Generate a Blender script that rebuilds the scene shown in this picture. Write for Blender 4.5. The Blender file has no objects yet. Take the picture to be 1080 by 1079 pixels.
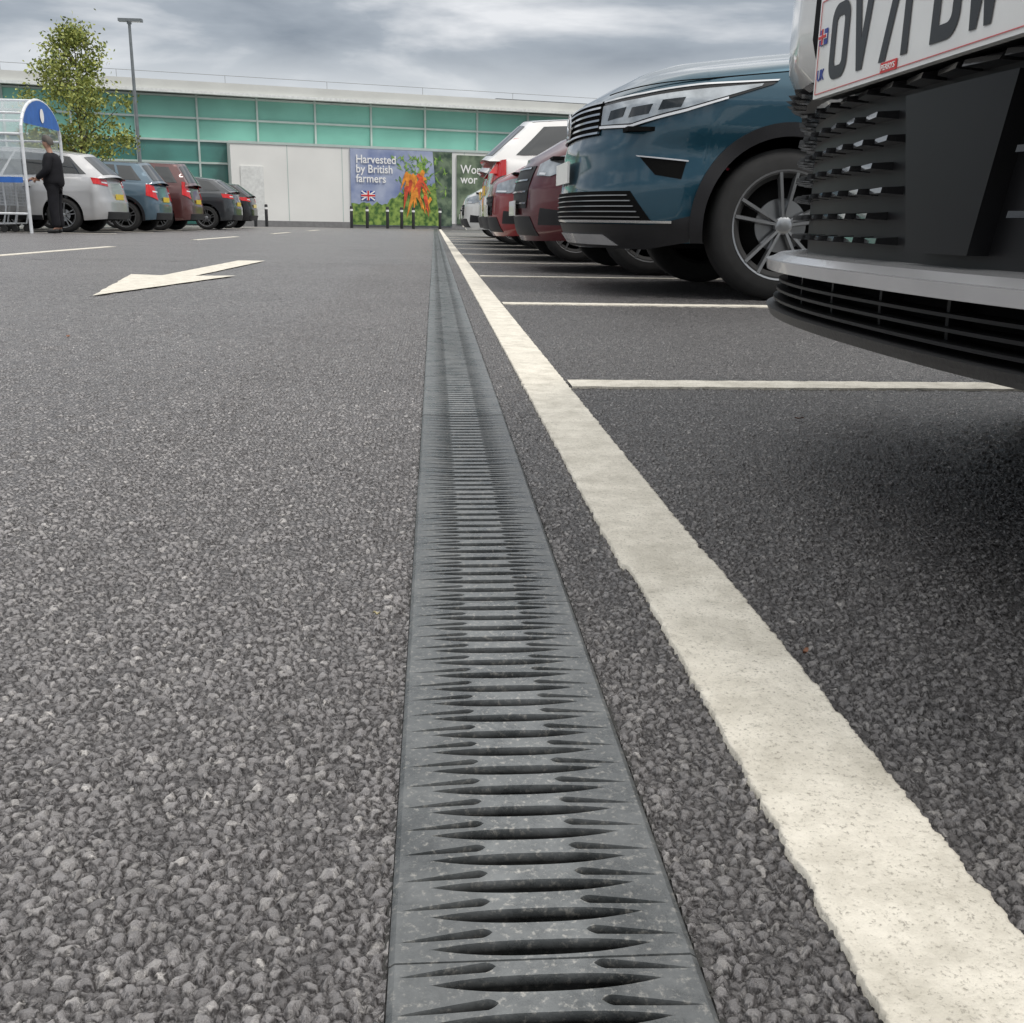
import bpy, bmesh, math, random
import numpy as np
from mathutils import Vector, Matrix, noise
random.seed(7)
C = bpy.context.scene.collection
R = math.radians
# ------------------------------------------------------------ materials
def newmat(name):
    m = bpy.data.materials.new(name); m.use_nodes = True
    return m, m.node_tree.nodes, m.node_tree.links, m.node_tree.nodes['Principled BSDF']
def mat(name, col, rough=.5, metal=0, coat=0, var=.12, scale=8, bump=0, spec=.5, emis=None):
    m, N, L, b = newmat(name)
    tc = N.new('ShaderNodeTexCoord'); n = N.new('ShaderNodeTexNoise'); n.inputs['Scale'].default_value = scale; n.inputs['Detail'].default_value = 5
    L.new(tc.outputs['Object'], n.inputs['Vector'])
    r = N.new('ShaderNodeValToRGB')
    r.color_ramp.elements[0].position = .3; r.color_ramp.elements[1].position = .7
    r.color_ramp.elements[0].color = [c*(1-var) for c in col]+[1]; r.color_ramp.elements[1].color = [min(1, c*(1+var)) for c in col]+[1]
    L.new(n.outputs['Fac'], r.inputs['Fac']); L.new(r.outputs['Color'], b.inputs['Base Color'])
    b.inputs['Roughness'].default_value = rough; b.inputs['Metallic'].default_value = metal
    b.inputs['Coat Weight'].default_value = coat; b.inputs['Coat Roughness'].default_value = .04
    b.inputs['Specular IOR Level'].default_value = spec
    if bump:
        n2 = N.new('ShaderNodeTexNoise'); n2.inputs['Scale'].default_value = scale*12; n2.inputs['Detail'].default_value = 3
        L.new(tc.outputs['Object'], n2.inputs['Vector'])
        bp = N.new('ShaderNodeBump'); bp.inputs['Strength'].default_value = bump; bp.inputs['Distance'].default_value = .004
        L.new(n2.outputs['Fac'], bp.inputs['Height']); L.new(bp.outputs['Normal'], b.inputs['Normal'])
    return m
M = {}
M['blue'] = mat('teal_blue_paint', (.009,.058,.092), .30, .5, 1, .08, 3)
M['dred'] = mat('dark_red_paint', (.085,.005,.010), .32, .3, .8, .08, 3)
M['red'] = mat('red_paint', (.24,.006,.008), .32, .1, .8, .06, 3)
M['white'] = mat('white_paint', (.76,.76,.74), .35, 0, 1, .03, 3)
M['silver'] = mat('silver_paint', (.50,.50,.50), .38, .5, 1, .05, 3)
M['bluegrey'] = mat('blue_grey_paint', (.07,.12,.16), .35, .4, 1, .05, 3)
M['darkgrey'] = mat('dark_grey_paint', (.035,.04,.045), .35, .4, 1, .05, 3)
M['maroon'] = mat('brown_red_paint', (.095,.030,.028), .35, .3, 1, .05, 3)
M['glass'] = mat('tinted_glass', (.012,.016,.018), .06, 0, 0, .1, 2, spec=.9)
M['plastic'] = mat('black_plastic', (.014,.014,.016), .5, 0, 0, .15, 10, .15, spec=.35)
M['smooth'] = mat('smooth_black_plastic', (.008,.008,.009), .42, 0, 0, .1, 10, 0, spec=.25)
M['gloss'] = mat('gloss_black', (.008,.008,.009), .22, 0, .3, .1, 5)
M['fin'] = mat('fin_black', (.016,.016,.017), .20, .0, .6, .1, 9)
M['dark'] = mat('underbody_dark', (.006,.006,.006), .9, 0, 0, .1, 5, spec=.1)
M['tyre'] = mat('tyre_rubber', (.018,.018,.018), .8, 0, 0, .2, 20, .2)
M['alloy'] = mat('alloy', (.32,.33,.34), .28, .8, .3, .05, 5)
M['chrome'] = mat('chrome', (.65,.66,.67), .15, 1, 0, .05, 5)
M['skid'] = mat('satin_silver', (.60,.60,.61), .26, .5, .3, .06, 12)
M['lamp'] = mat('headlamp_lens', (.40,.43,.45), .12, .45, 1, .40, 9)
M['led'] = mat('led_white', (.8,.82,.85), .2, 0, 1, .03, 5)
M['tail'] = mat('tail_lamp_red', (.60,.008,.008), .12, 0, .6, .15, 12)
M['plate_w'] = mat('plate_white', (.78,.78,.76), .3, 0, .4, .04, 20)
M['plate_y'] = mat('plate_yellow', (.75,.55,.04), .3, 0, .4, .04, 20)
M['ink'] = mat('plate_ink', (.012,.013,.016), .4, 0, 0, .1, 10)
M['redink'] = mat('red_ink', (.6,.03,.03), .4, 0, 0, .05, 10)
M['palered'] = mat('pale_red_ink', (.62,.12,.12), .4, 0, 0, .05, 10)
M['blueink'] = mat('blue_ink', (.03,.06,.30), .4, 0, 0, .05, 10)
M['whiteink'] = mat('white_ink', (.85,.85,.83), .5, 0, 0, .02, 10)

# ------------------------------------------------------------ helpers
class MB:
    def __init__(s): s.v = []; s.f = []
    def quadgrid(s, rows):
        n0 = len(s.v); nr = len(rows); nc = len(rows[0])
        for r in rows: s.v += [tuple(p) for p in r]
        for i in range(nr-1):
            for j in range(nc-1):
                a = n0+i*nc+j; s.f.append((a, a+1, a+nc+1, a+nc))
        return s
    def box(s, c, d, rz=0, mtx=None):
        n0 = len(s.v); m = mtx or (Matrix.Translation(c) @ Matrix.Rotation(rz, 4, 'Z'))
        for x in (-1, 1):
            for y in (-1, 1):
                for z in (-1, 1): s.v.append(tuple(m @ Vector((x*d[0]/2, y*d[1]/2, z*d[2]/2))))
        for q in ((0,1,3,2),(4,6,7,5),(0,4,5,1),(2,3,7,6),(0,2,6,4),(1,5,7,3)): s.f.append(tuple(n0+i for i in q))
        return s
    def tube(s, a, b, r0, r1=None, n=8, cap=True):
        a = Vector(a); b = Vector(b); r1 = r0 if r1 is None else r1
        d = (b-a).normalized(); u = d.orthogonal().normalized(); w = d.cross(u); n0 = len(s.v)
        for p, r in ((a, r0), (b, r1)):
            for k in range(n):
                an = 2*math.pi*k/n; s.v.append(tuple(p+u*math.cos(an)*r+w*math.sin(an)*r))
        for k in range(n): s.f.append((n0+k, n0+(k+1)%n, n0+n+(k+1)%n, n0+n+k))
        if cap: s.f.append(tuple(n0+k for k in range(n))[::-1]); s.f.append(tuple(n0+n+k for k in range(n)))
        return s
    def path(s, pts, r, n=8):
        for a, b in zip(pts, pts[1:]): s.tube(a, b, r, r, n)
        return s
    def lathe(s, prof, n=40, axis='Y', c=(0,0,0)):
        rows = []
        for (r, h) in prof:
            row = []
            for k in range(n+1):
                a = 2*math.pi*k/n
                p = (r*math.cos(a), h, r*math.sin(a)) if axis == 'Y' else (r*math.cos(a), r*math.sin(a), h)
                row.append((p[0]+c[0], p[1]+c[1], p[2]+c[2]))
            rows.append(row)
        return s.quadgrid(rows)
    def build(s, name, m, parent=None, smooth=False, label=None, recalc=True, angle=None, merge=True):
        me = bpy.data.meshes.new(name); me.from_pydata(s.v, [], s.f)
        bm = bmesh.new(); bm.from_mesh(me)
        if merge: bmesh.ops.remove_doubles(bm, verts=bm.verts, dist=.00005)
        if recalc: bmesh.ops.recalc_face_normals(bm, faces=bm.faces)
        bm.to_mesh(me); bm.free()
        me.materials.append(m)
        if smooth:
            me.shade_smooth()
            if angle: 
                me.set_sharp_from_angle(angle=R(angle))
        o = bpy.data.objects.new(name, me); C.objects.link(o); o.parent = parent
        if label: o['label'] = label
        return o
def tag(o, label=None, cat=None, group=None, kind=None):
    if label: o['label'] = label
    if cat: o['category'] = cat
    if group: o['group'] = group
    if kind: o['kind'] = kind
    return o
def empty(name, loc, rz=0, **k):
    o = bpy.data.objects.new(name, None); C.objects.link(o); o.location = loc; o.rotation_euler = (0, 0, rz); o.empty_display_size = .2
    return tag(o, **k)
def dup(o, parent=None):
    c = o.copy(); C.objects.link(c); c.parent = parent
    for ch in list(o.children): dup(ch, c)
    return c
def text(name, s, size, m, parent, mtx, sx=1, ext=.001, bold=0, align='LEFT', fit=None):
    cu = bpy.data.curves.new(name, 'FONT'); cu.body = s; cu.size = size; cu.extrude = ext; cu.offset = bold; cu.align_x = align; cu.resolution_u = 4
    ob = bpy.data.objects.new(name, cu); C.objects.link(ob)
    dg = bpy.context.evaluated_depsgraph_get(); dg.update()
    me = bpy.data.meshes.new_from_object(ob.evaluated_get(dg)); bpy.data.objects.remove(ob)
    if fit:
        xs = [v.co.x for v in me.vertices]; ys = [v.co.y for v in me.vertices]
        me.transform(Matrix.Diagonal((fit[0]/(max(xs)-min(xs)), fit[1]/(max(ys)-min(ys)), 1, 1)) @ Matrix.Translation((-min(xs), -min(ys), 0)))
    me.transform(mtx @ Matrix.Diagonal((sx, 1, 1, 1))); me.materials.clear(); me.materials.append(m)
    o = bpy.data.objects.new(name, me); C.objects.link(o); o.parent = parent
    return o
def axes(x, y, z, loc):
    m = Matrix((x, y, z)).transposed().to_4x4(); m.translation = loc; return m

# ------------------------------------------------------------ camera
cam = bpy.data.cameras.new('camera'); co = bpy.data.objects.new('camera', cam); C.objects.link(co)
psi, th, ro = R(4.46), R(15.77), .018
d = Vector((math.sin(psi)*math.cos(th), math.cos(psi)*math.cos(th), -math.sin(th)))
r0 = Vector((math.cos(psi), -math.sin(psi), 0)); u0 = r0.cross(d)
r = r0*math.cos(ro)+u0*math.sin(ro); u = u0*math.cos(ro)-r0*math.sin(ro)
co.matrix_world = axes(r, u, -d, Vector((0, 0, .355)))
cam.lens = 36; cam.sensor_width = 36; cam.clip_start = .02; cam.clip_end = 3000
bpy.context.scene.camera = co
sc = bpy.context.scene
sc.view_settings.view_transform = 'Standard'; sc.view_settings.look = 'None'; sc.view_settings.exposure = 0

# ------------------------------------------------------------ world
w = bpy.data.worlds.new('World'); sc.world = w; w.use_nodes = True
N = w.node_tree.nodes; L = w.node_tree.links; bg = N['Background']; out = N['World Output']
SUN_EL, SUN_AZ = R(56), R(128)      # azimuth from +Y towards +X
sky = N.new('ShaderNodeTexSky'); sky.sky_type = 'NISHITA'; sky.sun_disc = False; sky.sun_elevation = SUN_EL; sky.sun_rotation = SUN_AZ
L.new(sky.outputs[0], bg.inputs['Color']); bg.inputs['Strength'].default_value = .1
tc = N.new('ShaderNodeTexCoord'); mp = N.new('ShaderNodeMapping'); mp.inputs['Scale'].default_value = (2.1, 2.1, 8); mp.inputs['Location'].default_value = (1.9, .4, .25)
L.new(tc.outputs['Generated'], mp.inputs['Vector'])
nz = N.new('ShaderNodeTexNoise'); nz.inputs['Scale'].default_value = 1.7; nz.inputs['Detail'].default_value = 9; nz.inputs['Roughness'].default_value = .52; nz.inputs['Distortion'].default_value = .25
L.new(mp.outputs[0], nz.inputs['Vector'])
cr = N.new('ShaderNodeValToRGB'); e = cr.color_ramp.elements
e[0].position = .38; e[0].color = (.25,.285,.335,1); e[1].position = .66; e[1].color = (.88,.89,.91,1)
x_ = cr.color_ramp.elements.new(.52); x_.color = (.40,.44,.49,1)
L.new(nz.outputs['Fac'], cr.inputs['Fac'])
sp = N.new('ShaderNodeSeparateXYZ'); L.new(tc.outputs['Generated'], sp.inputs[0])
hz = N.new('ShaderNodeMapRange'); hz.inputs['From Min'].default_value = .10; hz.inputs['From Max'].default_value = .155; hz.inputs['To Min'].default_value = .65; hz.inputs['To Max'].default_value = 0; hz.interpolation_type = 'SMOOTHSTEP'
L.new(sp.outputs['Z'], hz.inputs['Value'])
mx = N.new('ShaderNodeMixRGB'); mx.inputs['Color2'].default_value = (.84,.86,.88,1)
L.new(hz.outputs[0], mx.inputs['Fac']); L.new(cr.outputs[0], mx.inputs['Color1'])
el = N.new('ShaderNodeMapRange'); el.inputs['From Min'].default_value = .24; el.inputs['From Max'].default_value = .8; el.inputs['To Min'].default_value = 1; el.inputs['To Max'].default_value = 3.0
L.new(sp.outputs['Z'], el.inputs['Value'])
wf = N.new('ShaderNodeMapRange'); wf.inputs['From Min'].default_value = .24; wf.inputs['From Max'].default_value = .6; wf.inputs['To Max'].default_value = .75; L.new(sp.outputs['Z'], wf.inputs['Value'])
mw = N.new('ShaderNodeMixRGB'); mw.inputs['Color2'].default_value = (.625,.605,.575,1); L.new(wf.outputs[0], mw.inputs['Fac']); L.new(mx.outputs[0], mw.inputs['Color1'])
bg2 = N.new('ShaderNodeBackground'); L.new(mw.outputs[0], bg2.inputs['Color']); L.new(el.outputs[0], bg2.inputs['Strength'])
ms = N.new('ShaderNodeMixShader'); ms.inputs['Fac'].default_value = .9
L.new(bg.outputs[0], ms.inputs[1]); L.new(bg2.outputs[0], ms.inputs[2]); L.new(ms.outputs[0], out.inputs['Surface'])
sl = bpy.data.lights.new('sun', 'SUN'); sl.energy = 1.5; sl.angle = R(10); sl.color = (1, .95, .89)
so = bpy.data.objects.new('sun', sl); C.objects.link(so)
sd = Vector((math.sin(SUN_AZ)*math.cos(SUN_EL), math.cos(SUN_AZ)*math.cos(SUN_EL), math.sin(SUN_EL)))
so.rotation_euler = sd.to_track_quat('Z', 'Y').to_euler(); so.location = (5, 5, 10)

# ------------------------------------------------------------ asphalt
def asphalt_mat():
    m, N, L, b = newmat('asphalt'); m.displacement_method = 'BOTH'
    out = N['Material Output']
    tc = N.new('ShaderNodeTexCoord')
    dn = N.new('ShaderNodeTexNoise'); dn.inputs['Scale'].default_value = 130; dn.inputs['Detail'].default_value = 3; dn.inputs['Roughness'].default_value = .5
    L.new(tc.outputs['Object'], dn.inputs['Vector'])
    ad = N.new('ShaderNodeVectorMath'); ad.operation = 'SCALE'; ad.inputs['Scale'].default_value = .009
    L.new(dn.outputs['Color'], ad.inputs[0])
    av = N.new('ShaderNodeVectorMath'); av.operation = 'ADD'; L.new(tc.outputs['Object'], av.inputs[0]); L.new(ad.outputs[0], av.inputs[1])
    def math_(op, a, b_):
        n = N.new('ShaderNodeMath'); n.operation = op
        for i, q in enumerate((a, b_)):
            if isinstance(q, (int, float)): n.inputs[i].default_value = q
            else: L.new(q, n.inputs[i])
        return n.outputs[0]
    def mrange(v, a, b_, c, d_, smooth=False):
        n = N.new('ShaderNodeMapRange'); n.inputs['From Min'].default_value = a; n.inputs['From Max'].default_value = b_; n.inputs['To Min'].default_value = c; n.inputs['To Max'].default_value = d_
        if smooth: n.interpolation_type = 'SMOOTHSTEP'
        L.new(v, n.inputs['Value']); return n.outputs[0]
    def vor(scale, e0, e1):
        v = N.new('ShaderNodeTexVoronoi'); v.voronoi_dimensions = '2D'; v.inputs['Scale'].default_value = scale
        v2 = N.new('ShaderNodeTexVoronoi'); v2.voronoi_dimensions = '2D'; v2.feature = 'DISTANCE_TO_EDGE'; v2.inputs['Scale'].default_value = scale
        L.new(av.outputs[0], v.inputs['Vector']); L.new(av.outputs[0], v2.inputs['Vector'])
        s = N.new('ShaderNodeSeparateColor'); L.new(v.outputs['Color'], s.inputs[0])
        return mrange(v2.outputs['Distance'], e0, e1, 0, 1, True), s.outputs[0], s.outputs[1]
    h1, ra, rb = vor(128, .0, .32); h2, rc, rd = vor(270, 0, .32)
    amp = math_('ADD', math_('MULTIPLY', ra, .75), .25)
    hA = math_('MULTIPLY', h1, amp)
    hB = math_('MULTIPLY', h2, math_('ADD', math_('MULTIPLY', rc, .40), .15))
    H = math_('MAXIMUM', hA, hB)
    fn = N.new('ShaderNodeTexNoise'); fn.inputs['Scale'].default_value = 430; fn.inputs['Detail'].default_value = 5; fn.inputs['Roughness'].default_value = .65; L.new(tc.outputs['Object'], fn.inputs['Vector'])
    H2 = math_('ADD', H, math_('MULTIPLY', fn.outputs['Fac'], .45))
    dp = N.new('ShaderNodeDisplacement'); dp.inputs['Midlevel'].default_value = 1.22; dp.inputs['Scale'].default_value = .0054
    L.new(H2, dp.inputs['Height']); L.new(dp.outputs[0], out.inputs['Displacement'])
    st = N.new('ShaderNodeValToRGB'); e = st.color_ramp.elements
    e[0].position = 0; e[0].color = (.105,.100,.100,1); e[1].position = 1; e[1].color = (.36,.345,.33,1)
    q = st.color_ramp.elements.new(.6); q.color = (.165,.158,.158,1)
    q = st.color_ramp.elements.new(.88); q.color = (.225,.216,.21,1)
    L.new(math_('ADD', math_('MULTIPLY', rb, .6), math_('MULTIPLY', rd, .4)), st.inputs['Fac'])
    m1 = N.new('ShaderNodeMixRGB'); m1.inputs['Color1'].default_value = (.022,.020,.020,1)
    L.new(mrange(H2, .22, .82, 0, 1), m1.inputs['Fac']); L.new(st.outputs[0], m1.inputs['Color2'])
    ln = N.new('ShaderNodeTexNoise'); ln.inputs['Scale'].default_value = .9; ln.inputs['Detail'].default_value = 9; ln.inputs['Roughness'].default_value = .66; L.new(tc.outputs['Object'], ln.inputs['Vector'])
    gn = N.new('ShaderNodeTexNoise'); gn.inputs['Scale'].default_value = 45; gn.inputs['Detail'].default_value = 6; gn.inputs['Roughness'].default_value = .85; L.new(tc.outputs['Object'], gn.inputs['Vector'])
    sx = N.new('ShaderNodeSeparateXYZ'); L.new(tc.outputs['Object'], sx.inputs[0])
    wr = mrange(sx.outputs[0], -.2, .35, 1.62, 1.02, True)  # paler asphalt on the left; shade by the parked cars painted in on the right
    # the close surface shows single stones; farther off the texture reads as clumps
    fr = mrange(sx.outputs[1], .8, 4.0, .20, .48, True)
    gv = math_('ADD', math_('MULTIPLY', math_('MULTIPLY', math_('SUBTRACT', gn.outputs['Fac'], .5), 6.0), fr), 1.0)
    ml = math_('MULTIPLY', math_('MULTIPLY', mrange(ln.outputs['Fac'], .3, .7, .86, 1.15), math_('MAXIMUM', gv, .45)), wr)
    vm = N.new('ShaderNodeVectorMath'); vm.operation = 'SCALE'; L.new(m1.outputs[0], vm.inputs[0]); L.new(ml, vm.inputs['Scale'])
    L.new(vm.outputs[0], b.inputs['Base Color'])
    rr = math_('ADD', math_('MULTIPLY', rc, .36), .24); L.new(rr, b.inputs['Roughness'])
    b.inputs['Specular IOR Level'].default_value = .6
    return m
asph = asphalt_mat()
DL, DR = -.0245, .1325      # drain edges
def spacing(a, b, s0, hold, g):
    xs = [a]; s = s0; sg = 1 if b > a else -1
    while (b-xs[-1])*sg > 0:
        if abs(xs[-1]-a) > hold: s *= g
        xs.append(xs[-1]+sg*s)
    xs[-1] = b
    return xs
XL = spacing(DL, -6.0, .0017, .42, 1.035)[::-1]; XR = spacing(DR, 6.0, .0020, .7, 1.04)
YS = [.25]
while YS[-1] < 9: YS.append(YS[-1]*1.0042)
YS[-1] = 9.0
def gridmesh(xs, ys, z=0):
    xs = np.array(xs); ys = np.array(ys)
    X, Y = np.meshgrid(xs, ys); V = np.stack([X, Y, np.full_like(X, z)], -1).reshape(-1, 3)
    nx, ny = len(xs), len(ys); i = np.arange(ny-1)[:, None]*nx+np.arange(nx-1)[None, :]; i = i.reshape(-1)
    return V, np.stack([i, i+1, i+nx+1, i+nx], -1)
vs, fs = [], []; off = 0
for xs, ys, z in ((XL, YS, 0), (XR, YS, 0), ((-5.97, -600), [.25, 3, 6, 9.0], -.001), ((5.97, 600), [.25, 3, 6, 9.0], -.001), ((-600, -6, DL), (-600, -20, .26), 0), ((DR, 6, 600), (-600, -20, .26), 0),
               ((-600, -60, -6, DL), (8.9, 14, 25, 50, 90), -.0005), ((DR, 6, 60, 600), (8.9, 14, 25, 50, 90), -.0005), ((-600, -60, 60, 600), (90, 300, 2500), 0)):
    ys = sorted(set(ys)); xs = sorted(xs)
    V, F = gridmesh(xs, ys, z); vs.append(V); fs.append(F+off); off += len(V)
V = np.concatenate(vs); F = np.concatenate(fs)
me = bpy.data.meshes.new('ground'); me.vertices.add(len(V)); me.vertices.foreach_set('co', V.ravel()); me.loops.add(F.size); me.loops.foreach_set('vertex_index', F.ravel().astype(np.int32))
me.polygons.add(len(F)); me.polygons.foreach_set('loop_start', np.arange(0, F.size, 4, dtype=np.int32)); me.polygons.foreach_set('loop_total', np.full(len(F), 4, dtype=np.int32)); me.update(); me.validate()
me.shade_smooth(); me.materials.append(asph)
g = bpy.data.objects.new('ground', me); C.objects.link(g); tag(g, kind='structure', label='grey coarse asphalt of the car park', cat='ground')

cb = MB(); W = DR-DL
for (xa, xb) in ((DL-.03, DL+.012), (DR-.012, DR+.03)): cb.box(((xa+xb)/2, 24, -.068), (xb-xa, 54, .10))
cb.box(((DL+DR)/2, 24, -.13), (W+.06, 54, .02))
cb.box((DL-.0005, 24, -.012), (.003, 54, .016)); cb.box((DR+.0005, 24, -.012), (.003, 54, .016))
tag(cb.build('drainage_channel', mat('channel_concrete', (.03,.03,.028), .9, 0, 0, .3, 30)), 'dark channel trough under the row of drain gratings', 'drain', kind='structure')

def grate_mat():
    m, N, L, b = newmat('grating_metal')
    tc = N.new('ShaderNodeTexCoord'); ge = N.new('ShaderNodeNewGeometry'); oi = N.new('ShaderNodeObjectInfo')
    n = N.new('ShaderNodeTexNoise'); n.inputs['Scale'].default_value = 16; n.inputs['Detail'].default_value = 10; n.inputs['Roughness'].default_value = .76; L.new(ge.outputs['Position'], n.inputs['Vector'])
    r = N.new('ShaderNodeValToRGB'); e = r.color_ramp.elements; e[0].position = .36; e[0].color = (.050,.055,.057,1); e[1].position = .66; e[1].color = (.145,.153,.155,1); L.new(n.outputs['Fac'], r.inputs['Fac'])
    n2 = N.new('ShaderNodeTexNoise'); n2.inputs['Scale'].default_value = 210; n2.inputs['Detail'].default_value = 6; n2.inputs['Roughness'].default_value = .7; L.new(ge.outputs['Position'], n2.inputs['Vector'])
    r2 = N.new('ShaderNodeValToRGB'); e = r2.color_ramp.elements; e[0].position = .54; e[0].color = (0,0,0,1); e[1].position = .72; e[1].color = (.85,.85,.85,1); L.new(n2.outputs['Fac'], r2.inputs['Fac'])
    mx = N.new('ShaderNodeMixRGB'); mx.inputs['Color2'].default_value = (.32,.31,.285,1); L.new(r2.outputs[0], mx.inputs['Fac']); L.new(r.outputs[0], mx.inputs['Color1'])
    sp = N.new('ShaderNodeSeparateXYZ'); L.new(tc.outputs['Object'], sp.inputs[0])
    dr = N.new('ShaderNodeMapRange'); dr.inputs['From Min'].default_value = -.006; dr.inputs['From Max'].default_value = -.0006; dr.inputs['To Min'].default_value = .10; dr.inputs['To Max'].default_value = 1; L.new(sp.outputs[2], dr.inputs['Value'])  # shade inside slots and notches put into the colour, darker with depth
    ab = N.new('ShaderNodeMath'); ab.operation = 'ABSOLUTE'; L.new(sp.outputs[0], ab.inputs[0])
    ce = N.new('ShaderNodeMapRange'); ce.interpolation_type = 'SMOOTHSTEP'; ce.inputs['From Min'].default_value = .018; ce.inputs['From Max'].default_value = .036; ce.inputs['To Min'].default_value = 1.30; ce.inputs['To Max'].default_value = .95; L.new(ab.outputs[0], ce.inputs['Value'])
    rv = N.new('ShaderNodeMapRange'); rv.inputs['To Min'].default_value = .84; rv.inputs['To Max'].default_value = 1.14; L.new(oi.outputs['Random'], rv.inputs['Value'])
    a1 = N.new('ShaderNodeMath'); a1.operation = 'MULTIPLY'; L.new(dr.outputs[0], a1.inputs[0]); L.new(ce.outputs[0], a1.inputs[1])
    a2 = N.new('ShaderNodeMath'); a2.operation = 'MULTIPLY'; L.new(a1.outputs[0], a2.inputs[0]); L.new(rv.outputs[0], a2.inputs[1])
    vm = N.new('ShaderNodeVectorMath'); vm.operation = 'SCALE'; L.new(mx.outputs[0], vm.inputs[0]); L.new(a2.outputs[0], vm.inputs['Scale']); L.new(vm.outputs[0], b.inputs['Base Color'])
    rr = N.new('ShaderNodeMapRange'); rr.inputs['From Min'].default_value = .38; rr.inputs['From Max'].default_value = .62; rr.inputs['To Min'].default_value = .16; rr.inputs['To Max'].default_value = .55; L.new(n.outputs['Fac'], rr.inputs['Value']); L.new(rr.outputs[0], b.inputs['Roughness'])
    b.inputs['Specular IOR Level'].default_value = .55
    bp = N.new('ShaderNodeBump'); bp.inputs['Strength'].default_value = .6; bp.inputs['Distance'].default_value = .0010; L.new(n2.outputs['Fac'], bp.inputs['Height']); L.new(bp.outputs[0], b.inputs['Normal'])
    return m
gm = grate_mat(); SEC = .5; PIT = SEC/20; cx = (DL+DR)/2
def grate(nu):
    """rows follow the edges of the slots, so that every bar is crisp"""
    mb = MB(); rows = []; hw_ = W/2-.001
    us = [-hw_, -hw_+.0006, -hw_+.003]+[-hw_+.004+(2*hw_-.008)*j/nu for j in range(nu+1)]+[hw_-.003, hw_-.0006, hw_]
    def edge(ac): return -max(0, .003-(hw_-ac))*.7
    def slot(ac):
        f = ac/.0565
        return (.34+.03*f*f, .0058*(1-f**2.6)) if f < 1 else (.37, 0)
    def notch(ac):
        f = (ac-.0245)/(.0720-.0245)
        if f <= 0 or f >= 1: return (.845 if f <= 0 else .61, 0)
        return (.845-.235*f, .0039*min(1, f/.10)**.7*(1-f)**.72)
    for p in range(20):
        b0 = p*PIT
        rows.append([(u_, b0+.0004, edge(abs(u_))) for u_ in us])
        for fn_, dep in ((slot, .022), (notch, .0065)):
            for side_, dz in ((-1, 0), (-.80, -1), (.80, -1), (1, 0)):
                row = []
                for u_ in us:
                    ac = abs(u_); c, h = fn_(ac); dd = dep*min(1, h/.0022)
                    ins = .0007 if abs(side_) < 1 else 0
                    off = math.copysign(max(0, h-ins), side_) if h > 0 else 0
                    row.append((u_, b0+c*PIT+off, edge(ac)+dz*dd))
                rows.append(row)
    rows.append([(u_, SEC-.0006, edge(abs(u_))) for u_ in us])
    mb.quadgrid(rows)
    for k in (0, -1):
        a = rows[k]; mb.quadgrid([a, [(p[0], p[1], -.024) for p in a]])
    for j in (0, -1): mb.quadgrid([[(q[j][0], q[j][1], -.024) for q in rows], [q[j] for q in rows]])
    return mb
go = {}
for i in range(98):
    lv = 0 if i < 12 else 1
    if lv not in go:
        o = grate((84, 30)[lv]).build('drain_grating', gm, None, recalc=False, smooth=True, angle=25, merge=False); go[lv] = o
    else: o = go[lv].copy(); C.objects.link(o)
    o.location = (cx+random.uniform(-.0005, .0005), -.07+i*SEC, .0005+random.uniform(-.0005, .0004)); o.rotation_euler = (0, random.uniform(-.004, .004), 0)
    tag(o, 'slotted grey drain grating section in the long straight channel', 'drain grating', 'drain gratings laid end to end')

# ------------------------------------------------------------ road markings
def paint_mat():
    m, N, L, b = newmat('road_paint'); m.displacement_method = 'BOTH'
    out = N['Material Output']; ge = N.new('ShaderNodeTexCoord'); P = ge.outputs['Object']
    n = N.new('ShaderNodeTexNoise'); n.inputs['Scale'].default_value = 14; n.inputs['Detail'].default_value = 9; n.inputs['Roughness'].default_value = .74; L.new(P, n.inputs['Vector'])
    r = N.new('ShaderNodeValToRGB'); e = r.color_ramp.elements; e[0].position = .32; e[0].color = (.47,.44,.37,1); e[1].position = .60; e[1].color = (.74,.70,.61,1); L.new(n.outputs['Fac'], r.inputs['Fac'])
    n2 = N.new('ShaderNodeTexNoise'); n2.inputs['Scale'].default_value = 330; n2.inputs['Detail'].default_value = 5; n2.inputs['Roughness'].default_value = .7; L.new(P, n2.inputs['Vector'])
    r2 = N.new('ShaderNodeValToRGB'); e = r2.color_ramp.elements; e[0].position = .34; e[0].color = (.8,.8,.8,1); e[1].position = .45; e[1].color = (0,0,0,1); L.new(n2.outputs['Fac'], r2.inputs['Fac'])
    mx = N.new('ShaderNodeMixRGB'); mx.inputs['Color2'].default_value = (.26,.24,.20,1); L.new(r2.outputs[0], mx.inputs['Fac']); L.new(r.outputs[0], mx.inputs['Color1']); L.new(mx.outputs[0], b.inputs['Base Color'])
    b.inputs['Roughness'].default_value = .75
    v = N.new('ShaderNodeTexNoise'); v.inputs['Scale'].default_value = 70; v.inputs['Detail'].default_value = 2; L.new(P, v.inputs['Vector'])
    a = N.new('ShaderNodeMath'); a.operation = 'MULTIPLY_ADD'; a.inputs[1].default_value = .75; L.new(n2.outputs['Fac'], a.inputs[0]); L.new(v.outputs['Fac'], a.inputs[2])
    dp = N.new('ShaderNodeDisplacement'); dp.inputs['Midlevel'].default_value = .85; dp.inputs['Scale'].default_value = .0019; L.new(a.outputs[0], dp.inputs['Height']); L.new(dp.outputs[0], out.inputs['Displacement'])
    return m
pm = paint_mat(); LN0, LN1 = .2045, .303
def wob(y, seed, s=38, a=.0036): return a*(noise.noise(Vector((y*s, seed, 0)))+.6*noise.noise(Vector((y*s*3, seed, 5)))+.45*noise.noise(Vector((y*s*8, seed, 9))))
rows = []; y = .2
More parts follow.
